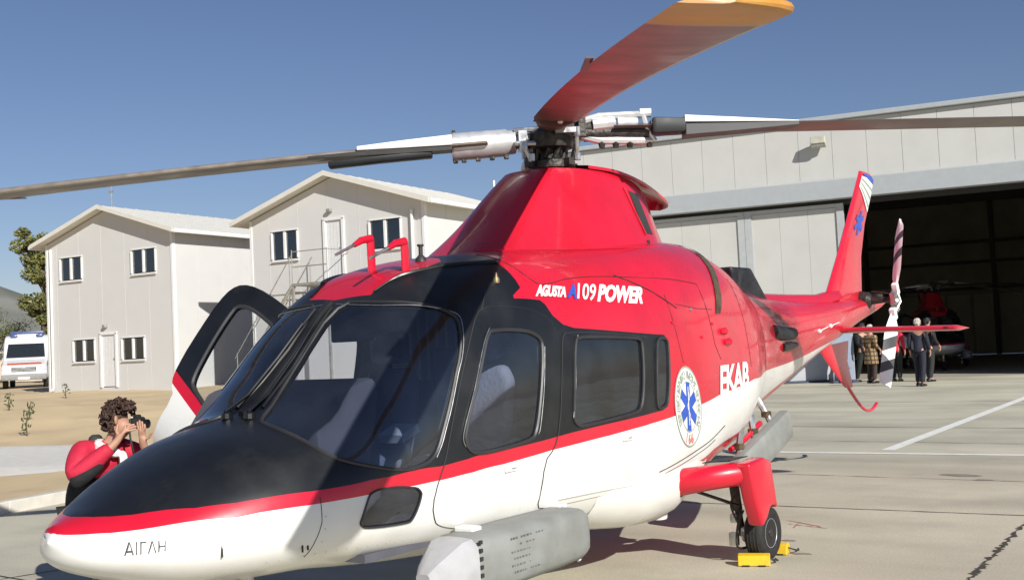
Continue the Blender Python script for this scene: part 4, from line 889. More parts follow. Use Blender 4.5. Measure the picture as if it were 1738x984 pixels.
for i in range(na+1):
    a = -22 + i*(160/na) if i > 0 else -22
    a = -22 + 52*(i/64) if i <= 64 else 30 + (i-64)*4.5
    for j in range(nb2+1):
        b_ = .0 + 26*(j/60) if j <= 60 else 26 + (j-60)**1.6*1.3
        p = KA + KK*a + KM*b_; z = terr(p.x, p.y)
        if 0 < j: z += .02*math.sin(a*1.7 + b_*2.1) + .025*math.sin(a*.6 - b_*.9) + rng.normal(0, .008)
        V.append((p.x, p.y, z))
F = [(i*(nb2+1)+j, (i+1)*(nb2+1)+j, (i+1)*(nb2+1)+j+1, i*(nb2+1)+j+1) for i in range(na) for j in range(nb2)]
n0 = len(V); V += [(V[i*(nb2+1)][0], V[i*(nb2+1)][1], -.1) for i in range(na+1)]; F += [(i*(nb2+1), (i+1)*(nb2+1), n0+i+1, n0+i) for i in range(na)]
structure(sm.add(V, F).build('sandy_ground', soilM, smooth=True))
kb = MB(); 
for i in range(36):
    a0 = -16 + i*1.0; p = KA + KK*(a0+.5) - KM*.06; z = terr(*(KA + KK*(a0+.5)))
    kb.box((p.x, p.y, z/2 - .02), (.992, .14, z + .05), rotz(math.atan2(KK.y, KK.x)))
structure(kb.build('kerb', kerbM, bevel=.012))
def sheet_strip(name, m, fn, ni, nj):
    V = [fn(i/ni, j/nj) for i in range(ni+1) for j in range(nj+1)]
    return structure(MB().add(V, [(i*(nj+1)+j, (i+1)*(nj+1)+j, (i+1)*(nj+1)+j+1, i*(nj+1)+j+1) for i in range(ni) for j in range(nj)]).build(name, m, smooth=True))
def pathf(u, v):
    e = -10.14 - 4.5*v; l1 = -2.6 - 2.6*v*.2; l = -26 + (26 + l1)*u
    x = e*.866 - .5*l; y = e*.5 + .866*l
    return (x, y, terr(x, y) + (.055 if 0 < v < 1 and u > 0 else -.02))
sheet_strip('path', pathM, pathf, 40, 10)
def ribbon(name, pts, wd, m, z=.004, jit=0.0, kind='structure'):
    P = [Vector(p) for p in pts]; V = []
    for i, p in enumerate(P):
        t = (P[min(i+1, len(P)-1)] - P[max(i-1, 0)]).normalized(); n = Vector((-t.y, t.x)); w_ = wd*(1 + rng.uniform(-jit, jit))/2; o_ = n*rng.uniform(-jit, jit)*wd*.6
        V += [(p.x + n.x*w_ + o_.x, p.y + n.y*w_ + o_.y, z), (p.x - n.x*w_ + o_.x, p.y - n.y*w_ + o_.y, z)]
    o = MB().add(V, [(2*i, 2*i+1, 2*i+3, 2*i+2) for i in range(len(P)-1)]).build(name, m); o['kind'] = kind; return o
def lerp2(a, b_, n): return [(a[0] + (b_[0]-a[0])*i/n, a[1] + (b_[1]-a[1])*i/n) for i in range(n+1)]
ribbon('white_line', lerp2((-11.25, -7.0), (-12.2, 11.5), 40), .15, lineM)
ribbon('white_line', lerp2((-11.96, -.28), (-31.0, -1.05), 30), .17, lineM, .0042)
ribbon('yellow_line', lerp2((-20.3, -.2), (-21.5, 8), 12), .10, mat('faded_yellow_line', (.55, .50, .30), .8, dirt=(.42, .39, .30), damt=.8, dscale=3))
import json
def joint(a, b_, wd=.02, n=60, jit=.45): ribbon('slab_joint', lerp2(a, b_, n), wd, tarM, .003, jit)
joint((-6.85, -4.5), (-7.13, 0), .022); joint((-7.13, 0), (-7.5, 7), .022)
joint((-3.0, 2.58), (-7.0, 2.38), .032, 150, .8); joint((-7.0, 2.38), (-24, 1.5), .02, 120, .6)
joint((-15.6, -9), (-15.0, 9), .03); joint((-21.5, -11), (-21, 12), .03); joint((-2.2, -7), (-2.0, -1.5), .02); joint((-3.5, -3.5), (2.5, -4.8), .02)
joint((-13.2, -7.5), (-12.9, 5), .015, 60, .8); joint((-9.4, -6.0), (-9.3, 5), .012, 60, .8)
stain = mat('red_chalk_mark', (.50, .20, .14), .9, var=.3, scale=20)
for a, b_ in (((-6.42, .62), (-6.22, .98)), ((-6.25, .70), (-6.16, 1.05)), ((-6.36, .75), (-6.10, .80))): ribbon('chalk_mark', lerp2(a, b_, 10), .012, stain, .003, .8)
for c, sz in (((-9.7, 1.2), .22), ((-9.35, 1.5), .12), ((-5.55, .98), .06), ((-5.1, 1.25), .07), ((-8.5, 2.6), .2)):
    k = [(c[0] + math.cos(a)*sz*rng.uniform(.4, 1.1)*.6, c[1] + math.sin(a)*sz*rng.uniform(.5, 1.3), .003) for a in np.linspace(0, 6.0, 9)]
    structure(MB().add(k, [tuple(range(9))]).build('oil_stain', mat('oil_stain', (.24, .22, .18), .8)))
# ridge of hills far behind the ambulance
hv = []; nx = 60
for i in range(nx+1):
    a = R(-175 + 95*i/nx)
    for j, (d, k) in enumerate(((700, 0), (800, .55), (900, 1), (1100, .6), (1300, 0))):
        h = (52 + 10*math.sin(i*.55) + 7*math.sin(i*1.3 + 1) + 4*math.sin(i*2.9))*k*(1.0 if -130 < math.degrees(a) < -100 else .62) + (rng.normal(0, 1.5) if k else 0)
        hv.append((math.cos(a)*d, math.sin(a)*d, -.1 + h))
structure(MB().add(hv, [(i*5+j, (i+1)*5+j, (i+1)*5+j+1, i*5+j+1) for i in range(nx) for j in range(4)]).build('hills', hillM, smooth=True, angle=180))

# ------------------------------------------------------------------ prefab buildings
wallM = mat('prefab_wall_panel', (.585, .58, .565), .6, var=.02, scale=2, dirt=(.50, .49, .46), dscale=1, damt=.3)
roofM = mat('prefab_roof_sheet', (.66, .64, .58), .55, var=.04)
trimM = mat('white_trim', (.72, .72, .71), .5, var=.03)
doorM = mat('white_door', (.66, .66, .66), .45, var=.02)
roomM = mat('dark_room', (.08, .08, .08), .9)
galv = mat('galvanised_rail', (.42, .41, .37), .5, metal=.6, var=.15)
jointM = mat('panel_joint', (.565, .56, .545), .6)
def cells(mb, x0, x1, z0, z1, y, th, openings):
    xs = sorted({x0, x1, *[o_[0] for o_ in openings], *[o_[1] for o_ in openings]}); zs = sorted({z0, z1, *[o_[2] for o_ in openings], *[o_[3] for o_ in openings]})
    for a, b_ in zip(xs, xs[1:]):
        for c, d in zip(zs, zs[1:]):
            if any(o_[0] <= (a+b_)/2 <= o_[1] and o_[2] <= (c+d)/2 <= o_[3] for o_ in openings): continue
            mb.add([(a, y, c), (b_, y, c), (b_, y, d), (a, y, d)], [(0, 1, 2, 3)])
def prefab(C, Wd, dep, eh, rise, wins, doors, label, extra=None):
    b = thing('prefab_building', label, 'building', C, math.atan2(.9937, -.1121), 'white prefab buildings')
    ops = [(-u1, -u0, z0, z1) for u1, u0, z0, z1 in [(max(a), min(a), min(c), max(c)) for a, c in [((w_[0], w_[1]), (w_[2], w_[3])) for w_ in wins + doors]]]
    ops = [(-max(w_[0], w_[1]), -min(w_[0], w_[1]), min(w_[2], w_[3]), max(w_[2], w_[3])) for w_ in wins + doors]
    m = MB(); cells(m, -Wd, 0, -.3, eh, 0, 0, ops); m.add([(-Wd, 0, eh), (0, 0, eh), (-Wd/2, 0, eh + rise)], [(0, 1, 2)])
    # reveals
    for (a, c, d, e) in ops: m.add([(a, 0, d), (c, 0, d), (c, 0, e), (a, 0, e), (a, .12, d), (c, .12, d), (c, .12, e), (a, .12, e)], [(0, 1, 5, 4), (1, 2, 6, 5), (2, 3, 7, 6), (3, 0, 4, 7)])
    m.build('front_wall', wallM, b, fix=False)
    m = MB(); m.add([(0, 0, -.3), (0, dep, -.3), (0, dep, eh), (0, 0, eh)], [(0, 1, 2, 3)]); m.build('side_wall', wallM, b, fix=False); m = MB(); m.add([(-Wd, 0, -.3), (-Wd, dep, -.3), (-Wd, dep, eh), (-Wd, 0, eh)], [(3, 2, 1, 0)]); m.build('side_wall', wallM, b, fix=False); m = MB(); m.add([(-Wd, dep, -.3), (0, dep, -.3), (0, dep, eh), (-Wd/2, dep, eh+rise), (-Wd, dep, eh)], [(0, 4, 3, 2, 1)])
    m.build('back_wall', wallM, b, fix=False)
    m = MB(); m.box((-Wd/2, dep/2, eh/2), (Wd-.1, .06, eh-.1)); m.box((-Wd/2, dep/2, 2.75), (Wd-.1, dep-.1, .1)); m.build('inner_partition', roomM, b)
    for k in range(1, int(Wd/1.16)+1):
        x = -k*1.16
        if x > -Wd + .2:
            zt = eh + rise*(1 - abs(x + Wd/2)/(Wd/2)) - .02
            segs = [(0, zt)]
            for (a, c, d, e) in ops:
                if a - .06 < x < c + .06: segs = [q for s0_, s1_ in segs for q in ((s0_, min(s1_, d-.08)), (max(s0_, e+.08), s1_)) if q[1] - q[0] > .05]
            for s0_, s1_ in segs: MB().box((x, -.003, (s0_+s1_)/2), (.007, .006, s1_-s0_)).build('panel_joint', jointM, b)
    for k in range(1, int(dep/1.16)+1): MB().box((.003, k*1.16, eh/2), (.006, .007, eh - .04)).build('panel_joint', jointM, b)
    for x in (-.035, -Wd+.035): MB().box((x, -.012, eh/2), (.09, .024, eh)).build('corner_trim', trimM, b)
    MB().box((.012, .05, eh/2), (.024, .12, eh)).build('corner_trim', trimM, b)
    ov, os_ = .38, .42; sl = rise/(Wd/2)
    for sd in (1, -1):
        xa, xb = (-Wd/2, os_) if sd > 0 else (-Wd/2, -Wd - os_); za = eh + rise + .03; zb = eh - sl*os_ + .03
        MB().add([(xa, -ov, za), (xb, -ov, zb), (xb, dep + ov, zb), (xa, dep + ov, za), (xa, -ov, za + .10), (xb, -ov, zb + .10), (xb, dep + ov, zb + .10), (xa, dep + ov, za + .10)], [(0, 1, 2, 3), (7, 6, 5, 4), (0, 4, 5, 1), (1, 5, 6, 2), (2, 6, 7, 3)]).build('roof', roofM, b)
        MB().box((xb + .05*sd, dep/2, zb + .03), (.10, dep + 2*ov, .13)).build('gutter', trimM, b, bevel=.02)
        nr = int((dep + 2*ov)/.5)
        rm = MB()
        for k in range(nr): 
            y = -ov + .25 + k*.5; rm.add([(xa, y-.02, za + .102), (xb, y-.02, zb + .102), (xb, y+.02, zb + .102), (xa, y+.02, za + .102), (xa, y, za + .116), (xb, y, zb + .116)], [(0, 1, 5, 4), (3, 4, 5, 2), (1, 2, 5), (0, 4, 3)])
        rb = rm.build('roof_ribs', roofM, b); rb['kind'] = 'stuff'
        fa = MB(); fa.add([(xa, -ov-.02, za - .02), (xb, -ov-.02, zb - .02), (xb, -ov-.02, zb + .13), (xa, -ov-.02, za + .13), (xa, -ov, za - .02), (xb, -ov, zb - .02), (xb, -ov, zb + .13), (xa, -ov, za + .13)], [(0, 1, 2, 3), (7, 6, 5, 4), (0, 4, 5, 1), (3, 2, 6, 7), (1, 5, 6, 2)]); fa.build('barge_board', roofM, b)
    for w_ in wins:
        a, c = -max(w_[0], w_[1]), -min(w_[0], w_[1]); d, e = min(w_[2], w_[3]), max(w_[2], w_[3]); f = MB(); t_ = .038
        f.box(((a+c)/2, .0, d + t_/2 - .04), (c-a+.08, .07, t_)); f.box(((a+c)/2, .0, e - t_/2 + .04), (c-a+.08, .07, t_)); f.box((a + t_/2 - .04, .0, (d+e)/2), (t_, .10, e-d-.06)); f.box((c - t_/2 + .04, .0, (d+e)/2), (t_, .10, e-d-.06)); f.box(((a+c)/2, .0, (d+e)/2), (.07, .08, e-d-.06))
        fo_ = f.build('window', trimM, b)
        for s0_, s1_ in ((a+.03, (a+c)/2-.035), ((a+c)/2+.035, c-.03)):
            MB().box(((s0_+s1_)/2, .03, (d+e)/2), (s1_-s0_, .012, e-d-.06)).build('pane', bglass, fo_)
            MB().box(((s0_+s1_)/2, .016, (d+e)/2), (.02, .01, e-d-.06)).build('glazing_bar', trimM, fo_) if False else None
        MB().box(((a+c)/2, -.04, d - .06), (c-a+.10, .06, .02)).build('sill', trimM, fo_)
    for w_ in doors:
        a, c = -max(w_[0], w_[1]), -min(w_[0], w_[1]); d, e = min(w_[2], w_[3]), max(w_[2], w_[3])
        f = MB(); f.box((a + .03, .0, (d+e)/2), (.09, .10, e-d)); f.box((c - .03, .0, (d+e)/2), (.09, .10, e-d)); f.box(((a+c)/2, .0, e), (c-a+.03, .10, .09)); fo_ = f.build('door_frame', trimM, b)
        lf = MB(); lf.box(((a+c)/2, .03, (d+e)/2), (c-a-.1, .04, e-d-.06)); lo = lf.build('door', doorM, b)
        for k in range(5): MB().box((a + .14 + k*(c-a-.28)/4, .008, (d+e)/2), (.012, .006, e-d-.3)).build('door_groove', jointM, lo)
        MB().box((c - .12, -.02, d + 1.0), (.10, .05, .03)).build('handle', galv, lo, bevel=.008)
        MB().box(((a+c)/2 - .1, -.07, e + .25), (.16, .14, .10)).build('wall_lamp', galv, b, bevel=.02)
    return b
b1 = prefab((-21.4, -26.89, .65), 6.35, 9.0, 5.33, 1.0, [(5.58, 4.48, 3.98, 4.80), (1.93, .81, 3.98, 4.80), (5.0, 3.92, 1.06, 1.83), (2.52, 1.46, 1.05, 1.80)], [(3.63, 2.79, .12, 2.0)], 'two storey white prefab building with a ground floor door, farther left one')
MB().tube([(-6.06, -.05, 5.15), (-6.06, -.07, .15), (-6.0, -.16, .05)], .045, 8).build('downpipe', trimM, b1)
an = MB(); an.tube([(-3.2, .3, 6.4), (-3.2, .3, 7.25)], .025, 6); an.box((-3.2, .3, 7.0), (.22, .03, .05)); an.tube([(-3.2, .3, 7.25), (-3.05, .3, 7.35)], .02, 6); an.build('roof_aerial', galv, b1)
b2 = prefab((-21.96, -16.26, .61), 6.57, 6.5, 5.21, 1.05, [(5.66, 4.68, 3.92, 4.80), (1.92, .84, 3.95, 4.80), (5.66, 4.68, 1.1, 1.85)], [(3.64, 2.88, 3.12, 5.0)], 'two storey white prefab building with an outside metal staircase')
MB().tube([(-.40, -.05, 5.0), (-.40, -.07, .3)], .05, 8).build('downpipe', trimM, b2)
for x, y, h in ((-.3, 4.6, 1.0), (.1, 5.6, 1.3)): MB().tube([(x, y, 5.2), (x, y, 5.3 + h)], .018, 6).tube([(x, y, 5.35 + h*.55), (x, y, 5.3 + h)], .035, 6).build('roof_aerial', trimM, b2)
stc = thing('staircase', 'steel outside staircase and landing below the upper door of the prefab building', 'staircase', (-21.96, -16.26, .61), math.atan2(.9937, -.1121))
lm_ = MB(); lm_.box((-3.35, -.58, 3.03), (1.35, 1.10, .07)); lm_.build('landing', galv, stc)
for x in (-4.0, -2.7): MB().box((x, -1.08, 1.45), (.07, .07, 3.1)).build('post', galv, stc)
for x in (-4.0, -2.7): MB().tube([(x, -1.1, 3.06), (x, -1.1, 4.05)], .015, 6).build('railing_post', galv, stc)
MB().tube([(-4.0, -1.1, 4.0), (-2.7, -1.1, 4.0), (-2.7, -.05, 4.0)], .016, 6).build('handrail', galv, stc); MB().tube([(-4.0, -1.1, 3.55), (-2.7, -1.1, 3.55)], .018, 6).build('handrail', galv, stc)
for y in (-1.1, -.15):
    MB().tube([(-4.02, y, 3.0), (-6.35, y, .05)], .05, 6).build('stringer', galv, stc); MB().tube([(-4.02, y, 3.9), (-6.35, y, .95)], .016, 6).build('handrail', galv, stc)
    for k in range(4): MB().tube([(-4.1 - k*.72, y, 3.0 - k*.91 - .05), (-4.1 - k*.72, y, 3.85 - k*.91)], .016, 6).build('railing_post', galv, stc)
for k in range(14): MB().box((-4.15 - k*.163, -.62, 2.82 - k*.206), (.24, .95, .035)).build('step', galv, stc)
# ------------------------------------------------------------------ hangar (local x to the right along the front, y backwards)
clad = mat('hangar_cladding', (.50, .50, .475), .6, var=.025, scale=1.2, dirt=(.42, .41, .38), dscale=.8, damt=.35)
beamM = mat('hangar_beam_grey', (.36, .385, .40), .55, var=.03)
postM = mat('door_post_grey', (.40, .42, .43), .5, var=.05)
inM = mat('hangar_inside', (.50, .46, .36), .9, var=.15, scale=1)
inpM = mat('hangar_inside_panel', (.66, .60, .44), .85, var=.08, scale=1)
girtM = mat('hangar_steel', (.12, .115, .10), .7)
hg = thing('hangar', 'wide pale grey hangar with its sliding doors partly open', 'building', (-31.9, -9.0, 0), R(101))
x = -8.3
while x < 24:
    MB().box((x + .52, .06, 7.22), (1.041, .10, 1.90)).build('cladding_panel', clad, hg); x += 1.05
MB().box((7.8, .16, 7.1), (32.2, .08, 2.2)).build('cladding_backing', jointM, hg)
MB().box((7.8, -.08, 5.975), (32.3, .42, .60)).build('door_beam', beamM, hg, bevel=.02)
MB().box((7.8, -.02, 6.31), (32.3, .24, .06)).build('beam_flashing', clad, hg)
MB().box((7.8, .02, 8.26), (32.6, .36, .15)).build('roof_edge', beamM, hg, bevel=.02)
MB().box((7.8, .30, 5.60), (32.2, .20, .16)).build('door_track', seam, hg)
def leaf(x0, x1, y):
    l = MB(); l.box((x0 + .11, y, 2.80), (.22, .14, 5.52)); l.box((x1 - .11, y, 2.80), (.22, .14, 5.52)); l.box(((x0+x1)/2, y, 5.50), (x1-x0-.44, .13, .12)); l.box(((x0+x1)/2, y, .10), (x1-x0-.44, .13, .16)); lo = l.build('sliding_door', postM, hg)
    n = max(1, int((x1-x0)/1.0)); wd = (x1-x0-.44)/n
    for k in range(n): MB().box((x0 + .22 + wd*(k+.5), y + .02, 2.81), (wd - .006, .08, 5.24)).build('door_panel', clad, lo)
leaf(-8.2, -5.12, .18); leaf(-5.10, -1.80, .18); leaf(-1.79, 1.36, .18); leaf(6.95, 10.1, .18); leaf(10.12, 13.3, .18); leaf(13.32, 16.5, .18); leaf(16.52, 23.8, .18)
wl = MB(); wl.add([(-8.35, .1, 0), (-8.35, 24, 0), (-8.35, 24, 8.2), (-8.35, .1, 8.2)], [(0, 1, 2, 3)]); wl.build('side_wall', [clad], hg); wl = MB(); wl.add([(23.95, .1, 0), (23.95, 24, 0), (23.95, 24, 8.2), (23.95, .1, 8.2)], [(3, 2, 1, 0)])
wl.build('side_wall', [clad], hg)
MB().add([(-8.5, -.1, 8.33), (24.1, -.1, 8.33), (24.1, 24.1, 8.33), (-8.5, 24.1, 8.33), (-8.5, 12, 9.2), (24.1, 12, 9.2)], [(0, 1, 5, 4), (4, 5, 2, 3)]).build('roof', beamM, hg)
MB().add([(-8.3, .2, 8.15), (23.9, .2, 8.15), (23.9, 24, 8.15), (-8.3, 24, 8.15)], [(0, 1, 2, 3)]).build('ceiling', inM, hg)
MB().box((7.8, 23.9, 4.1), (32.2, .1, 8.1)).build('back_wall', inM, hg)
for k in range(26): MB().box((-7.5 + k*1.2, 23.80, 1.55), (1.05, .06, 2.9)).build('lining_panel', inpM, hg)
for z in (3.3, 4.6, 5.6): MB().box((7.8, 23.6, z), (32, .25, .14)).build('wall_girt', girtM, hg)
for k in range(6): MB().box((-7 + k*6, 23.5, 4.0), (.22, .3, 8.0)).build('column', girtM, hg)
for k in range(5): MB().box((7.8, 3 + k*4.6, 7.6), (32, .2, .5)).build('roof_truss', girtM, hg)
for k in range(28): MB().box((-8.30, 1 + k*.82, 2.6), (.04, .76, 5.0)).build('lining_panel', inM, hg)
MB().add([(-8.3, .3, .004), (23.9, .3, .004), (23.9, 23.9, .004), (-8.3, 23.9, .004)], [(0, 1, 2, 3)]).build('floor', mat('hangar_floor', (.42, .39, .32), .6, var=.1, scale=.5), hg)
fl = MB(); fl.box((.78, -.30, 7.50), (.46, .30, .26), Matrix.Rotation(R(-25), 3, 'X')); flo = fl.build('floodlight', mat('floodlight_body', (.42, .41, .33), .5), hg, bevel=.02)
MB().box((.78, -.10, 7.62), (.10, .30, .05)).build('bracket', postM, flo); MB().box((.78, -.40, 7.38), (.40, .10, .02), Matrix.Rotation(R(-25), 3, 'X')).build('lamp_lens', glassclear, flo)
# second helicopter inside the hangar: copy of the first with all its parts
h2 = copy_tree(heli); hn = bpy.data.objects
ang = R(20)
h2.rotation_euler = (0, 0, ang); h2.location = Vector((-40.2, -7.3, 0)) - rotz(ang) @ Vector((-4.0, 0, 0))
h2['label'] = 'red and black helicopter parked in the dark inside the hangar'
for ch in list(h2.children):
    if 'label' in ch.keys(): del ch['label']
# ------------------------------------------------------------------ ambulance, air conditioning unit, trees, saplings, chocks
vanW = mat('ambulance_white', (.76, .76, .76), .35, coat=.4, var=.03)
vanO = mat('ambulance_orange_stripe', (.60, .13, .07), .4); vanBlue = mat('beacon_blue', (.06, .09, .20), .3); vanGlass = mat('dark_van_glass', (.02, .025, .03), .08, var=.1); plastic = mat('dark_plastic', (.04, .04, .042), .6)
van = thing('ambulance', 'white ambulance van with blue roof beacons and orange stripe beside the left building', 'ambulance', (-27.5, -45.9, .62), R(55))
side = [(2.75, .45), (2.80, .70), (2.74, .98), (2.60, 1.10), (1.95, 1.28), (1.62, 1.45), (1.05, 2.10), (.75, 2.36), (.2, 2.50), (-2.6, 2.50), (-2.75, 2.42), (-2.78, .45)]
MB().prism([(x_, -.96, z) for x_, z in side], (0, 1.92, 0)).build('body', vanW, van, bevel=.07, seg=3, smooth=True)
MB().prism([(1.70, -.82, 1.44), (1.10, -.76, 2.06), (1.13, -.76, 2.08), (1.74, -.82, 1.46)], (0, 0, 0)) 
ws = MB(); ws.add([(1.66, -.84, 1.44), (1.66, .84, 1.44), (1.10, .78, 2.07), (1.10, -.78, 2.07), (1.70, -.82, 1.47), (1.70, .82, 1.47), (1.14, .76, 2.09), (1.14, -.76, 2.09)], [(4, 5, 6, 7), (0, 4, 7, 3), (1, 2, 6, 5), (2, 3, 7, 6), (0, 1, 5, 4)]); ws.build('windscreen', vanGlass, van)
for sd in (1, -1):
    MB().prism([(1.50, .965*sd, 1.42), (1.02, .965*sd, 2.0), (.45, .965*sd, 2.02), (.45, .965*sd, 1.42)], (0, .006*sd, 0)).build('side_window', vanGlass, van)
    MB().prism([(.25, .965*sd, 1.45), (.25, .965*sd, 2.0), (-2.4, .965*sd, 2.0), (-2.4, .965*sd, 1.45)], (0, .006*sd, 0)).build('side_window', vanGlass, van)
    MB().prism([(2.55, .962*sd, 1.02), (2.55, .962*sd, 1.14), (1.5, .97*sd, 1.30), (-2.7, .97*sd, 1.30), (-2.7, .97*sd, 1.12), (1.6, .97*sd, 1.12)], (0, .006*sd, 0)).build('stripe', vanO, van)
    MB().prism([(2.73, .93*sd, .82), (2.80, .93*sd, .84), (2.72, .93*sd, 1.04), (2.60, .93*sd, 1.07)], (0, -.26*sd, 0)).build('headlight', mat('headlight_glass', (.55, .56, .57), .15), van, bevel=.02)
    MB().box((1.62, 1.08*sd, 1.55), (.10, .20, .28)).build('mirror', plastic, van, bevel=.03)
    for x_ in (1.85, -1.7):
        wo = MB(); wo.lathe([(.18, -.10), (.33, -.10), (.345, 0), (.33, .10), (.18, .10)], (x_, .86*sd, .34), 24, 'Y'); w0 = wo.build('wheel', rubber, van, smooth=True)
        MB().lathe([(.02, .05*sd), (.17, .08*sd), (.18, -.05*sd)], (x_, .86*sd, .34), 18, 'Y').build('rim', alu, w0)
MB().prism([(2.62, -.92, 1.09), (1.80, -.86, 1.33), (1.82, -.86, 1.345), (2.64, -.92, 1.10)], (0, 1.84, 0)).build('bonnet', vanW, van)
MB().prism([(2.60, -.7, 1.115), (2.35, -.75, 1.19), (2.355, -.75, 1.20), (2.605, -.7, 1.125)], (0, 1.45, 0)).build('stripe', vanO, van)
MB().box((2.79, 0, .90), (.05, 1.05, .20)).build('grille', plastic, van, bevel=.02)
for k in range(3): MB().box((2.82, 0, .84 + k*.06), (.02, 1.0, .018)).build('grille_bar', alu, van)
MB().box((2.78, 0, .55), (.16, 1.90, .28)).build('bumper', mat('bumper_grey', (.25, .25, .24), .6), van, bevel=.05, seg=3, smooth=True)
MB().box((2.86, 0, .50), (.01, .5, .11)).build('number_plate', trimM, van)
MB().box((2.80, 0, .98), (.03, .12, .08)).build('badge', alu, van, bevel=.01)
lb = MB(); lb.box((.35, 0, 2.60), (.32, 1.5, .20)); lb.build('light_bar', vanBlue, van, bevel=.05, seg=3, smooth=True)
MB().prism([(.72, -.5, 2.37), (.5, -.45, 2.56), (.2, -.45, 2.62), (.1, -.5, 2.48)], (0, .95, 0)).build('roof_scoop', vanW, van, bevel=.03)
for y in (-.55, .55): MB().box((.62, y, 2.46), (.2, .3, .14)).build('beacon', vanBlue, van, bevel=.04, seg=2, smooth=True)
ac = thing('air_conditioner', 'white outdoor air conditioning unit standing at the corner of the left building', 'air conditioner', (-22.0, -33.9, .66), R(96.4))
MB().box((0, 0, .36), (.78, .32, .56)).build('casing', trimM, ac, bevel=.02)
MB().lathe([(.02, -.17), (.19, -.165), (.20, -.155)], (-.15, 0, .36), 20, 'Y').build('fan_grille', plastic, ac)
for x_ in (-.28, .28): MB().box((x_, 0, .04), (.08, .34, .08)).build('foot', seam, ac)
barkM = mat('bark', (.12, .09, .06), .9, bump=.5, bscale=12)
leafG = mat('leaf_olive_green', (.095, .115, .035), .6, var=.5, scale=1.2); leafY = mat('leaf_yellow_green', (.20, .19, .055), .6, var=.45, scale=1.2); leafB = mat('leaf_brown', (.16, .11, .055), .7, var=.45, scale=1.2); leafD = mat('leaf_dark_green', (.045, .065, .02), .6, var=.5, scale=1.2)
def tree(loc, h, rad, label, mats, seed, n=5200, tall=1.0, lean=0, group='trees by the left building'):
    rg_ = random.Random(seed); t = thing('tree', label, 'tree', loc, 0, group); tm = MB(); clumps = []
    top_ = Vector((lean, 0, h*.8)); trunk = catmull([(0, 0, -.2), (lean*.5 + .15, .1, h*.25), (lean*.3, -.1, h*.5), top_], 4); tm.tube(trunk, [h*.028*(1 - .75*i/(len(trunk)-1)) for i in range(len(trunk))], 8)
    for k in range(15):
        a = rg_.uniform(0, 6.28); z0 = h*rg_.uniform(.22, .75); st_ = Vector((lean*z0/h, 0, z0)); e = Vector((math.cos(a)*rad*rg_.uniform(.4, .95), math.sin(a)*rad*rg_.uniform(.4, .95), min(h*.97, z0 + h*rg_.uniform(.05, .28)*tall))) + Vector((lean*.6, 0, 0))
        tm.tube(catmull([st_, st_.lerp(e, .5) + Vector((0, 0, -.1*rad)), e], 3), [h*.012, h*.011, h*.010, h*.008, h*.006, h*.005, h*.003], 5); clumps.append((e, rad*rg_.uniform(.28, .5)))
        m_ = st_.lerp(e, .6); clumps.append((m_, rad*rg_.uniform(.22, .36)))
    clumps.append((top_ + Vector((0, 0, h*.1)), rad*.42)); clumps.append((top_, rad*.5))
    tm.build('trunk', barkM, t, smooth=True)
    cm = MB(); V = []; F = []; MI = []
    for i in range(n):
        c, r_ = rg_.choice(clumps); d = Vector((rg_.gauss(0, 1), rg_.gauss(0, 1), rg_.gauss(0, 1))).normalized()*(r_*rg_.random()**.45); p = c + Vector((d.x, d.y, d.z*.8)); s_ = rg_.uniform(.05, .12)*h/8
        u_ = Vector((rg_.gauss(0, 1), rg_.gauss(0, 1), rg_.gauss(0, .6))).normalized()*s_; v_ = u_.cross(Vector((rg_.gauss(0, 1), rg_.gauss(0, 1), rg_.gauss(0, 1)))).normalized()*s_*.55
        b_ = len(V); V += [p - u_, p + v_, p + u_, p - v_]; F.append((b_, b_+1, b_+2, b_+3)); MI.append(0 if rg_.random() < .6 else (1 if rg_.random() < .6 else 2))
    cm.v = [tuple(v) for v in V]; cm.f = F; cm.m = MI; cm.build('crown', mats, t, fix=False); return t
tree((-34.85, -56.3, .55), 9.4, 1.4, 'tall yellow green tree rising behind the left building', [leafY, leafG, leafG], 3, 11000)
tree((-27.4, -50.75, .6), 6.4, 1.1, 'brown leaved tree at the left edge of the photo beside the ambulance', [leafB, leafY, leafG], 8, 5000)
tree((-36, -63.5, .5), 5.0, 2.2, 'low dark tree behind the ambulance', [leafG, leafD, leafY], 13, 3500)
wall2 = MB(); wall2.box((0, 0, 1.2), (16, .3, 2.4)); tag(wall2.build('boundary_wall', mat('pale_wall', (.52, .44, .34), .9)), 'pale boundary wall far behind the ambulance', 'wall'); o = bpy.data.objects['boundary_wall']; o.location = (-38, -75, .4); o.rotation_euler = (0, 0, R(140))
bushM = mat('dry_twig', (.10, .08, .04), .9)
def sapling(loc, h, label, seed):
    rg_ = random.Random(seed); t = thing('sapling', label, 'sapling', loc, 0, 'thin saplings on the sandy ground'); m = MB(); m.tube(catmull([(0, 0, -.05), (.03, .02, h*.5), (-.02, .03, h)], 4), [.014]*5 + [.009]*4, 5)
    m.build('stem', bushM, t); l = MB()
    for k in range(22):
        z = h*rg_.uniform(.25, 1.0); a = rg_.uniform(0, 6.28); r_ = rg_.uniform(.02, .12); p = Vector((math.cos(a)*r_, math.sin(a)*r_, z)); u_ = Vector((rg_.gauss(0, 1), rg_.gauss(0, 1), rg_.gauss(.5, 1))).normalized()*.05; v_ = u_.cross(Vector((0, 1, .3))).normalized()*.018; l.add([p-u_, p+v_, p+u_, p-v_], [(0, 1, 2, 3)])
    l.build('leaves', leafD, t, fix=False)
sapling((-9.4, -15.8, .27), .5, 'leaning dry sapling nearest to the path on the left', 1); sapling((-16.1, -25.0, .65), .42, 'small dark sapling in front of the left building wall', 2); sapling((-11.6, -20.2, .6), .42, 'dry sapling at the left edge of the sandy ground', 5); sapling((-10.9, -18.2, .5), .35, 'short dry sapling left of the leaning sapling', 9)
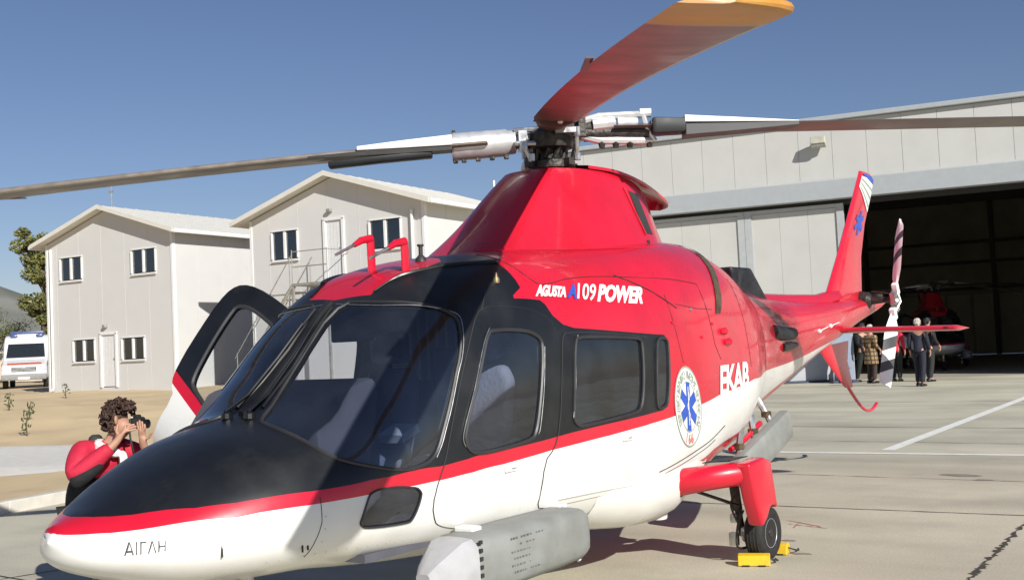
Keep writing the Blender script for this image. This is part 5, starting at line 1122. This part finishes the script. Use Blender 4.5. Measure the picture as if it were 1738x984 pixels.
def chock(loc, rz, label, L_=.30):
    t = thing('wheel_chock', label, 'wheel chock', loc, rz, 'yellow chocks at the main wheel')
    pr_ = [(-.055, 0), (.055, 0), (.045, .06), (.015, .078), (-.045, .068)]
    MB().prism([(-L_/2, y, z) for y, z in pr_], (L_, 0, 0)).build('block', yellow, t, bevel=.004, seg=1)
    MB().tube(catmull([(L_/2 - .02, 0, .05), (L_/2 + .03, .02, .03), (L_/2 + .05, .09, .012), (L_/2 + .03, .16, .01)], 4), .006, 6).build('rope', seam, t, smooth=True)
    for x_ in (-L_*.25, L_*.25): MB().box((x_, 0, .004), (.05, .13, .006)).build('pad', rubber, t)
chock((-4.605, 1.115, .004), R(112), 'yellow chock lying in front of the near main wheel', .215)
chock((-5.04, 1.085, .004), R(98), 'yellow chock lying behind the near main wheel', .19)
# grey board and tarpaulin by the hangar door
bd_ = thing('display_board', 'grey blue display board standing by the hangar door left of the people', 'board', (-30.2, -7.25, 0), R(35))
MB().box((0, 0, .95), (.06, .62, 1.75)).build('panel', mat('board_grey_blue', (.24, .29, .38), .6, var=.08, scale=3), bd_, bevel=.01); MB().box((0, 0, .04), (.4, .75, .08)).build('base', mat('board_base', (.04, .05, .08), .6), bd_)
for y in (-.31, .31): MB().tube([(.02, y, .05), (.02, y, 1.85)], .015, 6).build('edge_pole', greylight, bd_)
tp = thing('tarpaulin', 'pale grey covered stack sloping down beside the hangar door', 'tarpaulin', (-30.6, -8.35, 0), R(35))
MB().prism([(0, -.75, .06), (0, .62, .06), (0, .62, .9), (0, .3, .95)], (-.5, 0, 0)).build('cover', mat('tarpaulin_grey', (.42, .43, .45), .7, var=.08, scale=3), tp, bevel=.04, seg=2, smooth=True)
MB().box((-.25, 0, .03), (.7, 1.8, .06)).build('pallet', mat('pallet', (.05, .06, .09), .7), tp)
MB().tube([(.06, -.95, .05), (.06, -.72, .75)], .015, 6).build('prop', trimM, tp)
# ------------------------------------------------------------------ people
skin = mat('skin', (.46, .25, .17), .55, var=.06); hairB = mat('hair_dark_brown', (.050, .025, .016), .7, var=.5, scale=30); hairW = mat('hair_grey', (.50, .47, .42), .7); hairK = mat('hair_black', (.02, .018, .016), .7)
clR = mat('red_jacket_cloth', (.50, .014, .045), .75, bump=.9, bscale=9); clK = mat('black_cloth', (.012, .012, .014), .85, bump=.8, bscale=9); clN = mat('navy_suit_cloth', (.012, .014, .028), .8); clG = mat('charcoal_trousers', (.018, .022, .022), .85); clBr = mat('brown_trousers', (.045, .028, .022), .85); clW = mat('white_collar_cloth', (.72, .70, .66), .8); clGr = mat('dark_green_grey_trousers', (.03, .034, .032), .85, bump=.2, bscale=25)
shoeM = mat('black_shoe', (.01, .01, .01), .4)
def check_mat():
    m = mat('checked_coat_cloth', (.26, .17, .085), .85); t = m.node_tree; b = t.nodes['Principled BSDF']; N = t.nodes.new; L = t.links.new
    tc = N('ShaderNodeTexCoord'); outs = []
    for ax_ in ('X', 'Z'):
        wv = N('ShaderNodeTexWave'); wv.bands_direction = ax_; wv.inputs['Scale'].default_value = 3.6 if ax_ == 'X' else 2.6; L(tc.outputs['Object'], wv.inputs[0]); g = N('ShaderNodeMath'); g.operation = 'GREATER_THAN'; g.inputs[1].default_value = .78; L(wv.outputs[1], g.inputs[0]); outs.append(g.outputs[0])
    mxm = N('ShaderNodeMath'); mxm.operation = 'MAXIMUM'; L(outs[0], mxm.inputs[0]); L(outs[1], mxm.inputs[1])
    mx = N('ShaderNodeMixRGB'); L(mxm.outputs[0], mx.inputs[0]); mx.inputs[1].default_value = (.30, .20, .10, 1); mx.inputs[2].default_value = (.075, .045, .025, 1); L(mx.outputs[0], b.inputs['Base Color']); return m
checkM = check_mat()
def finger_chain(pts, edges, rad, wi, W, d, side, n, curl, sc=1.0, thumb=1):
    d = d.normalized(); side = (side - d*side.dot(d)).normalized(); n = n.normalized()
    pts.append(W + d*.045*sc); rad.append((.030*sc, .018*sc)); pi = len(pts)-1; edges.append((wi, pi))
    pts.append(W + d*.080*sc); rad.append((.034*sc, .014*sc)); pj = len(pts)-1; edges.append((pi, pj))
    for k, (o_, L_) in enumerate(((-.028, .062), (-.010, .075), (.009, .070), (.027, .055))):
        q = W + d*.085*sc + side*o_*sc; par = pj; dr = d.copy()
        for j in range(3):
            dr = (dr*math.cos(curl) + n*math.sin(curl)).normalized(); q = q + dr*L_*sc*(.45, .32, .26)[j]
            pts.append(q.copy()); rad.append(.0085*sc*(1, .92, .8)[j]); edges.append((par, len(pts)-1)); par = len(pts)-1
    q = W + d*.02*sc - side*.03*sc*thumb; par = pi
    for j in range(3):
        q = q + (d*.6 - side*.75*thumb + n*.45).normalized()*.028*sc; pts.append(q.copy()); rad.append(.0098*sc*(1, .9, .8)[j]); edges.append((par, len(pts)-1)); par = len(pts)-1
def human(root, J, hands, head_dir, skinm, face=True):
    """J: joint dict of Vectors in root space"""
    H = J['head']; f_ = head_dir.normalized(); upv = (H - J['neck']).normalized(); rt_ = f_.cross(upv).normalized()
    pts = [J['pelvis'], J['spine'], J['chest'], J['neck'], H - upv*.02 - f_*.0, H + upv*.055]; rad = [(.105, .09), (.10, .08), (.115, .085), .052, (.082, .092), (.080, .090)]
    edges = [(0, 1), (1, 2), (2, 3), (3, 4), (4, 5)]
    pts.append(H + f_*.045 - upv*.055); rad.append((.040, .038)); edges.append((4, 6))
    for sd in ('R', 'L'):
        b_ = len(pts); pts += [J['sh'+sd], J['el'+sd], J['wr'+sd]]; rad += [.055, .038, .029]; edges += [(2, b_), (b_, b_+1), (b_+1, b_+2)]
        if hands: d, s_, n_, cu, th = hands[sd]; finger_chain(pts, edges, rad, b_+2, J['wr'+sd], d, s_, n_, cu, 1.0, th)
        b_ = len(pts); pts += [J['hip'+sd], J['kn'+sd], J['an'+sd], J['to'+sd]]; rad += [.088, .060, .042, .035]; edges += [(0, b_), (b_, b_+1), (b_+1, b_+2), (b_+2, b_+3)]
    o = skin_mesh('body', pts, edges, rad, skinm, root, sub=2)
    if face:
        nm = MB(); nm.rings([[H + f_*(.075 + a) + upv*z + rt_*x_ for x_ in (-w_, 0, w_)] + [H + f_*.06 + upv*z] for z, a, w_ in ((.03, .004, .008), (.0, .018, .012), (-.018, .028, .016), (-.03, .008, .014))]); nm.build('nose', skinm, root, smooth=True, bevel=.003)
        for sd in (1, -1):
            MB().ball(H + f_*.072 + upv*.022 + rt_*.030*sd, .012, 6).build('eye', clW, root, smooth=True); MB().box(H + f_*.082 + upv*.046 + rt_*.030*sd, (.03, .012, .008), None).build('eyebrow', hairB, root)
            MB().ball(H + rt_*.078*sd - f_*.005 + upv*.0, (.012, .022, .032), 6).build('ear', skinm, root, smooth=True)
        MB().box(H + f_*.082 - upv*.048, (.012, .04, .008), None).build('mouth', mat('lips', (.35, .12, .10), .5), root)
    return o
def V3(*a): return Vector(a)
def standing(loc, rz, h, label, top, trou, hairm, seed, stride=.0, coat=False, armbend=0.0, group=None, face=True, lean=0.0):
    k = h/1.75; r_ = thing('person', label, 'person', loc, rz, group); rg_ = random.Random(seed)
    J = dict(pelvis=V3(0, 0, .95), spine=V3(.0 + lean*.2, 0, 1.14), chest=V3(lean*.6, 0, 1.36), neck=V3(lean, 0, 1.50), head=V3(.02 + lean*1.2, 0, 1.635))
    for sd, q in (('L', 1), ('R', -1)):
        s_ = stride*q
        J['sh'+sd] = V3(lean*.7, .185*q, 1.42); J['el'+sd] = V3(-.02 - s_*.4 + lean*.6, .235*q, 1.14); J['wr'+sd] = V3(.07 - s_*.7 + armbend*.15, .235*q, .90 + armbend*.18)
        J['hip'+sd] = V3(0, .095*q, .90); J['kn'+sd] = V3(.03 + s_*.5, .10*q, .49); J['an'+sd] = V3(-.02 + s_, .105*q, .085); J['to'+sd] = V3(.12 + s_, .12*q, .035)
    J = {a: b_*k for a, b_ in J.items()}
    hands = {sd: (V3(.15, 0, -1), V3(1, 0, .1), V3(0, -q, 0), .25, -1) for sd, q in (('L', 1), ('R', -1))}
    human(r_, J, hands, V3(1, 0, -.05), skin, face)
    p = [J['pelvis'] + V3(0, 0, -.13), J['spine'], J['chest'], J['neck'] - V3(0, 0, .05)]; e = [(0, 1), (1, 2), (2, 3)]; rd = [(.17*k, .135*k), (.165*k, .125*k), (.185*k, .135*k), (.085*k, .085*k)]
    for sd in ('L', 'R'):
        b_ = len(p); p += [J['sh'+sd], J['el'+sd], J['wr'+sd] + (J['el'+sd]-J['wr'+sd])*.12]; rd += [.085*k, .062*k, .048*k]; e += [(2, b_), (b_, b_+1), (b_+1, b_+2)]
    skin_mesh('coat' if coat else 'jacket', p, e, rd, top, r_, 2)
    if coat:
        rr = []
        for z, a, b2_ in ((1.05, .185, .15), (.92, .20, .17), (.75, .215, .185), (.60, .23, .20), (.58, .22, .19)):
            rr.append([V3(a*.95*math.cos(q)*k*.9, b2_*1.28*math.sin(q)*k*.9*(1 + .03*math.sin(q*7)), z*k) for q in [2*PI*j/28 for j in range(28)]])
        MB().rings(rr).build('coat_skirt', top, r_, smooth=True)
    p = [J['pelvis'] + V3(0, 0, .03)]; e = []; rd = [(.165*k, .13*k)]
    for sd in ('L', 'R'):
        b_ = len(p); p += [J['hip'+sd] - V3(0, 0, .05*k), J['kn'+sd], J['an'+sd]]; rd += [.105*k, .080*k, .070*k]; e += [(0, b_), (b_, b_+1), (b_+1, b_+2)]
    skin_mesh('trousers', p, e, rd, trou, r_, 2)
    for sd in ('L', 'R'):
        a = J['an'+sd]; t_ = J['to'+sd]; MB().rings([[V3(x_, a.y + w_*math.cos(q), max(.0, z_*(.5 + .5*math.sin(q)))) for q in [2*PI*j/12 for j in range(12)]] for x_, w_, z_ in ((a.x - .075, .03, .07), (a.x - .05, .042, .10), (a.x + .03, .045, .11), (a.x + .12, .05, .07), (a.x + .18, .044, .055), (a.x + .205, .02, .04))]).build('shoe', shoeM, r_, smooth=True)
    hm = MB(); H = J['head']
    for j in range(60):
        d = V3(rg_.gauss(0, 1), rg_.gauss(0, 1), rg_.gauss(.35, 1)).normalized()
        if d.x > .45 and d.z < .55: continue
        if d.z < -.45: continue
        hm.ball(H + V3(-.012, 0, .02) + V3(d.x*.082, d.y*.075, d.z*.10), rg_.uniform(.022, .034), 4)
    hm.ball(H + V3(-.012, 0, .03), (.088, .08, .10), 8); ho = hm.build('hair', hairm, r_, smooth=True); ho['kind'] = 'stuff'
    return r_
G_ = 'people at the hangar door'
standing((-29.6, -6.22, 0), R(150), 1.66, 'person with white hair in a brown checked coat seen from behind', checkM, clBr, hairW, 4, coat=True, armbend=.6, group=G_)
standing((-30.5, -6.75, 0), R(60), 1.72, 'person in dark clothes standing left of the checked coat', clK, clG, hairK, 7, stride=.20, armbend=.8, group=G_)
standing((-30.4, -5.76, 0), R(178), 1.70, 'person in a red jacket and dark trousers behind the tail rotor', clR, clG, hairK, 5, stride=.05, group=G_)
standing((-27.58, -4.29, 0), R(170), 1.76, 'grey haired person in a navy suit seen from behind, nearest the helicopter', clN, clN, hairW, 6, stride=.10, group=G_)
standing((-30.0, -4.72, 0), R(150), 1.78, 'person in black partly hidden behind the navy suit', clK, clG, hairK, 8, stride=.08, armbend=.4, group=G_)
# photographer crouching beyond the nose (local x = right in the photo, y = away, z up)
ph = thing('person', 'crouching photographer in a red jacket with curly hair beyond the nose', 'person', (-1.94, -2.16, 0), math.atan2(.81, -.585))
hz = 1.19
J = dict(head=V3(0.02, 0, hz + .0), neck=V3(-.075, .0, hz-.135), chest=V3(-.13, .02, hz-.27), spine=V3(-.24, .06, hz-.43), pelvis=V3(-.28, .12, hz-.60),
         shR=V3(-.235, -.10, hz-.155), elR=V3(-.225, -.26, hz-.335), wrR=V3(.03, -.17, hz-.115), shL=V3(.03, .16, hz-.19), elL=V3(.21, .05, hz-.33), wrL=V3(.165, -.085, hz-.145),
         hipR=V3(-.28, .02, hz-.64), knR=V3(.02, -.22, hz-.66), anR=V3(-.12, -.12, .09), toR=V3(.02, -.16, .04), hipL=V3(-.30, .19, hz-.62), knL=V3(.08, .20, hz-.80), anL=V3(-.30, .22, .10), toL=V3(-.16, .22, .03))
hd = V3(.90, -.36, -.04)
hands = {'R': (V3(.55, .10, .80), V3(.55, 0, -.5), V3(.75, .35, -.35), .42, 1), 'L': (V3(.05, -.25, .95), V3(.9, -.35, 0), V3(-.2, .3, .8), .38, -1)}
human(ph, J, hands, hd, skin)
def cloth(name, names, edges, rads, m, extra=None):
    p = [J[n_] if isinstance(n_, str) else n_ for n_ in names]; return skin_mesh(name, p, edges, rads, m, ph, 2)
mid = lambda a, b_, t: J[a].lerp(J[b_], t)
cloth('jacket', ['chest', mid('chest', 'neck', .75), mid('chest', 'spine', .75), 'shR', mid('shR', 'elR', .55), 'elR', mid('elR', 'wrR', .55), mid('elR', 'wrR', .86), 'shL', 'elL', mid('elL', 'wrL', .8)],
      [(0, 1), (0, 2), (0, 3), (3, 4), (4, 5), (5, 6), (6, 7), (0, 8), (8, 9), (9, 10)], [(.175, .14), (.085, .085), (.165, .135), .10, .088, .078, .062, .046, .10, .075, .05], clR)
cloth('jacket_lower_panel', [mid('chest', 'spine', .3), 'spine', mid('spine', 'pelvis', .7), 'pelvis'], [(0, 1), (1, 2), (2, 3)], [(.172, .142), (.182, .152), (.18, .15), (.165, .14)], clK)
cloth('sleeve_panel', [mid('shR', 'elR', .62) + V3(.012, -.02, -.045), J['elR'] + V3(.01, -.012, -.03), mid('elR', 'wrR', .62) + V3(.01, -.01, -.035)], [(0, 1), (1, 2)], [.05, .062, .042], clK)
cloth('trousers', ['pelvis', 'hipR', 'knR', mid('knR', 'anR', .9), 'hipL', 'knL', mid('knL', 'anL', .9)], [(0, 1), (1, 2), (2, 3), (0, 4), (4, 5), (5, 6)], [(.15, .13), .115, .085, .065, .115, .085, .065], clGr)
for a, t_ in (('anR', 'toR'), ('anL', 'toL')): skin_mesh('shoe', [J[a] + V3(-.05, 0, -.02), J[a] + V3(.02, 0, -.02), J[t_] + V3(.05, 0, 0)], [(0, 1), (1, 2)], [.05, .055, .042], shoeM, ph, 2)
cl_ = MB(); cpts = []
for j in range(15):
    a = -2.5 + 5.0*j/14; cpts.append(J['neck'] + V3(-.10*math.cos(a*.9) + .02, .095*math.sin(a), -.02 - .03*abs(a)/2.5 + .025*math.cos(a)))
cl_.tube(cpts, [.02] + [.034]*13 + [.02], 8); cl_.tube(catmull([cpts[0], mid('chest', 'neck', .3) + V3(.14, -.08, 0), J['chest'] + V3(.16, -.09, -.06)], 4), .028, 6); cl_.build('white_collar', clW, ph, smooth=True)
hb_ = MB(); hb_.ball(J['neck'] + V3(-.105, .01, .025), (.045, .06, .04), 6); hb_.build('dark_hood_edge', clGr, ph, smooth=True)
rg_ = random.Random(21); hm = MB(); H = J['head']; f_ = hd.normalized()
hm.ball(H + V3(-.058, .022, .035), (.070, .075, .085), 10)
for j in range(330):
    d = V3(rg_.gauss(0, 1), rg_.gauss(0, 1), rg_.gauss(.3, 1)).normalized()
    if d.dot(f_) > .22 and d.z < .50: continue
    if d.z < -.62: continue
    c0 = H + V3(-.034, .012, .026) + V3(d.x*.102, d.y*.102, d.z*.108)*rg_.uniform(.86, 1.13); s_ = d.cross(V3(rg_.gauss(0, 1), rg_.gauss(0, 1), rg_.gauss(0, 1))).normalized(); t_ = d.cross(s_); r_ = rg_.uniform(.012, .021)
    hm.tube([c0 + (s_*math.cos(q) + t_*math.sin(q))*r_ + d*(.006*q) for q in (0, 1.1, 2.2, 3.3, 4.4)], [.008, .0085, .008, .007, .004], 5, caps=False)
ho = hm.build('curly_hair', hairB, ph, smooth=True); ho['kind'] = 'stuff'
cm_ = thing('camera', 'black camera held up to the face of the crouching photographer', 'camera', ph.matrix_world.to_translation() if False else (-1.94, -2.16, 0), math.atan2(.81, -.585))
cc = H + f_*.112 + V3(0, -.012, -.004); ca = math.atan2(f_.y, f_.x); RM = rotz(ca)
MB().box(cc, (.045, .12, .075), RM).build('camera_body', rubber, cm_, bevel=.012, seg=2, smooth=True)
MB().box(cc + V3(0, 0, .045), (.04, .045, .025), RM).build('viewfinder_hump', rubber, cm_, bevel=.01, seg=2, smooth=True)
lz = MB(); pr_ = [(.0, .02), (.030, .02), (.032, .045), (.029, .05), (.030, .085), (.026, .087), (.022, .08), (.0, .078)]
rr = [[cc + RM @ V3(h_, r_*math.cos(q), r_*math.sin(q) - .005) for q in [2*PI*k/20 for k in range(20)]] for r_, h_ in [(max(r_, .001), h_) for r_, h_ in pr_]]; lz.rings(rr); lz.build('lens', shoeM, cm_, smooth=True)
MB().tube(catmull([cc + RM @ V3(0, -.07, .03), cc + RM @ V3(.03, -.11, -.06), cc + RM @ V3(.04, -.10, -.16), cc + RM @ V3(0, -.03, -.24)], 5), .007, 5).build('strap', seam, cm_, smooth=True)
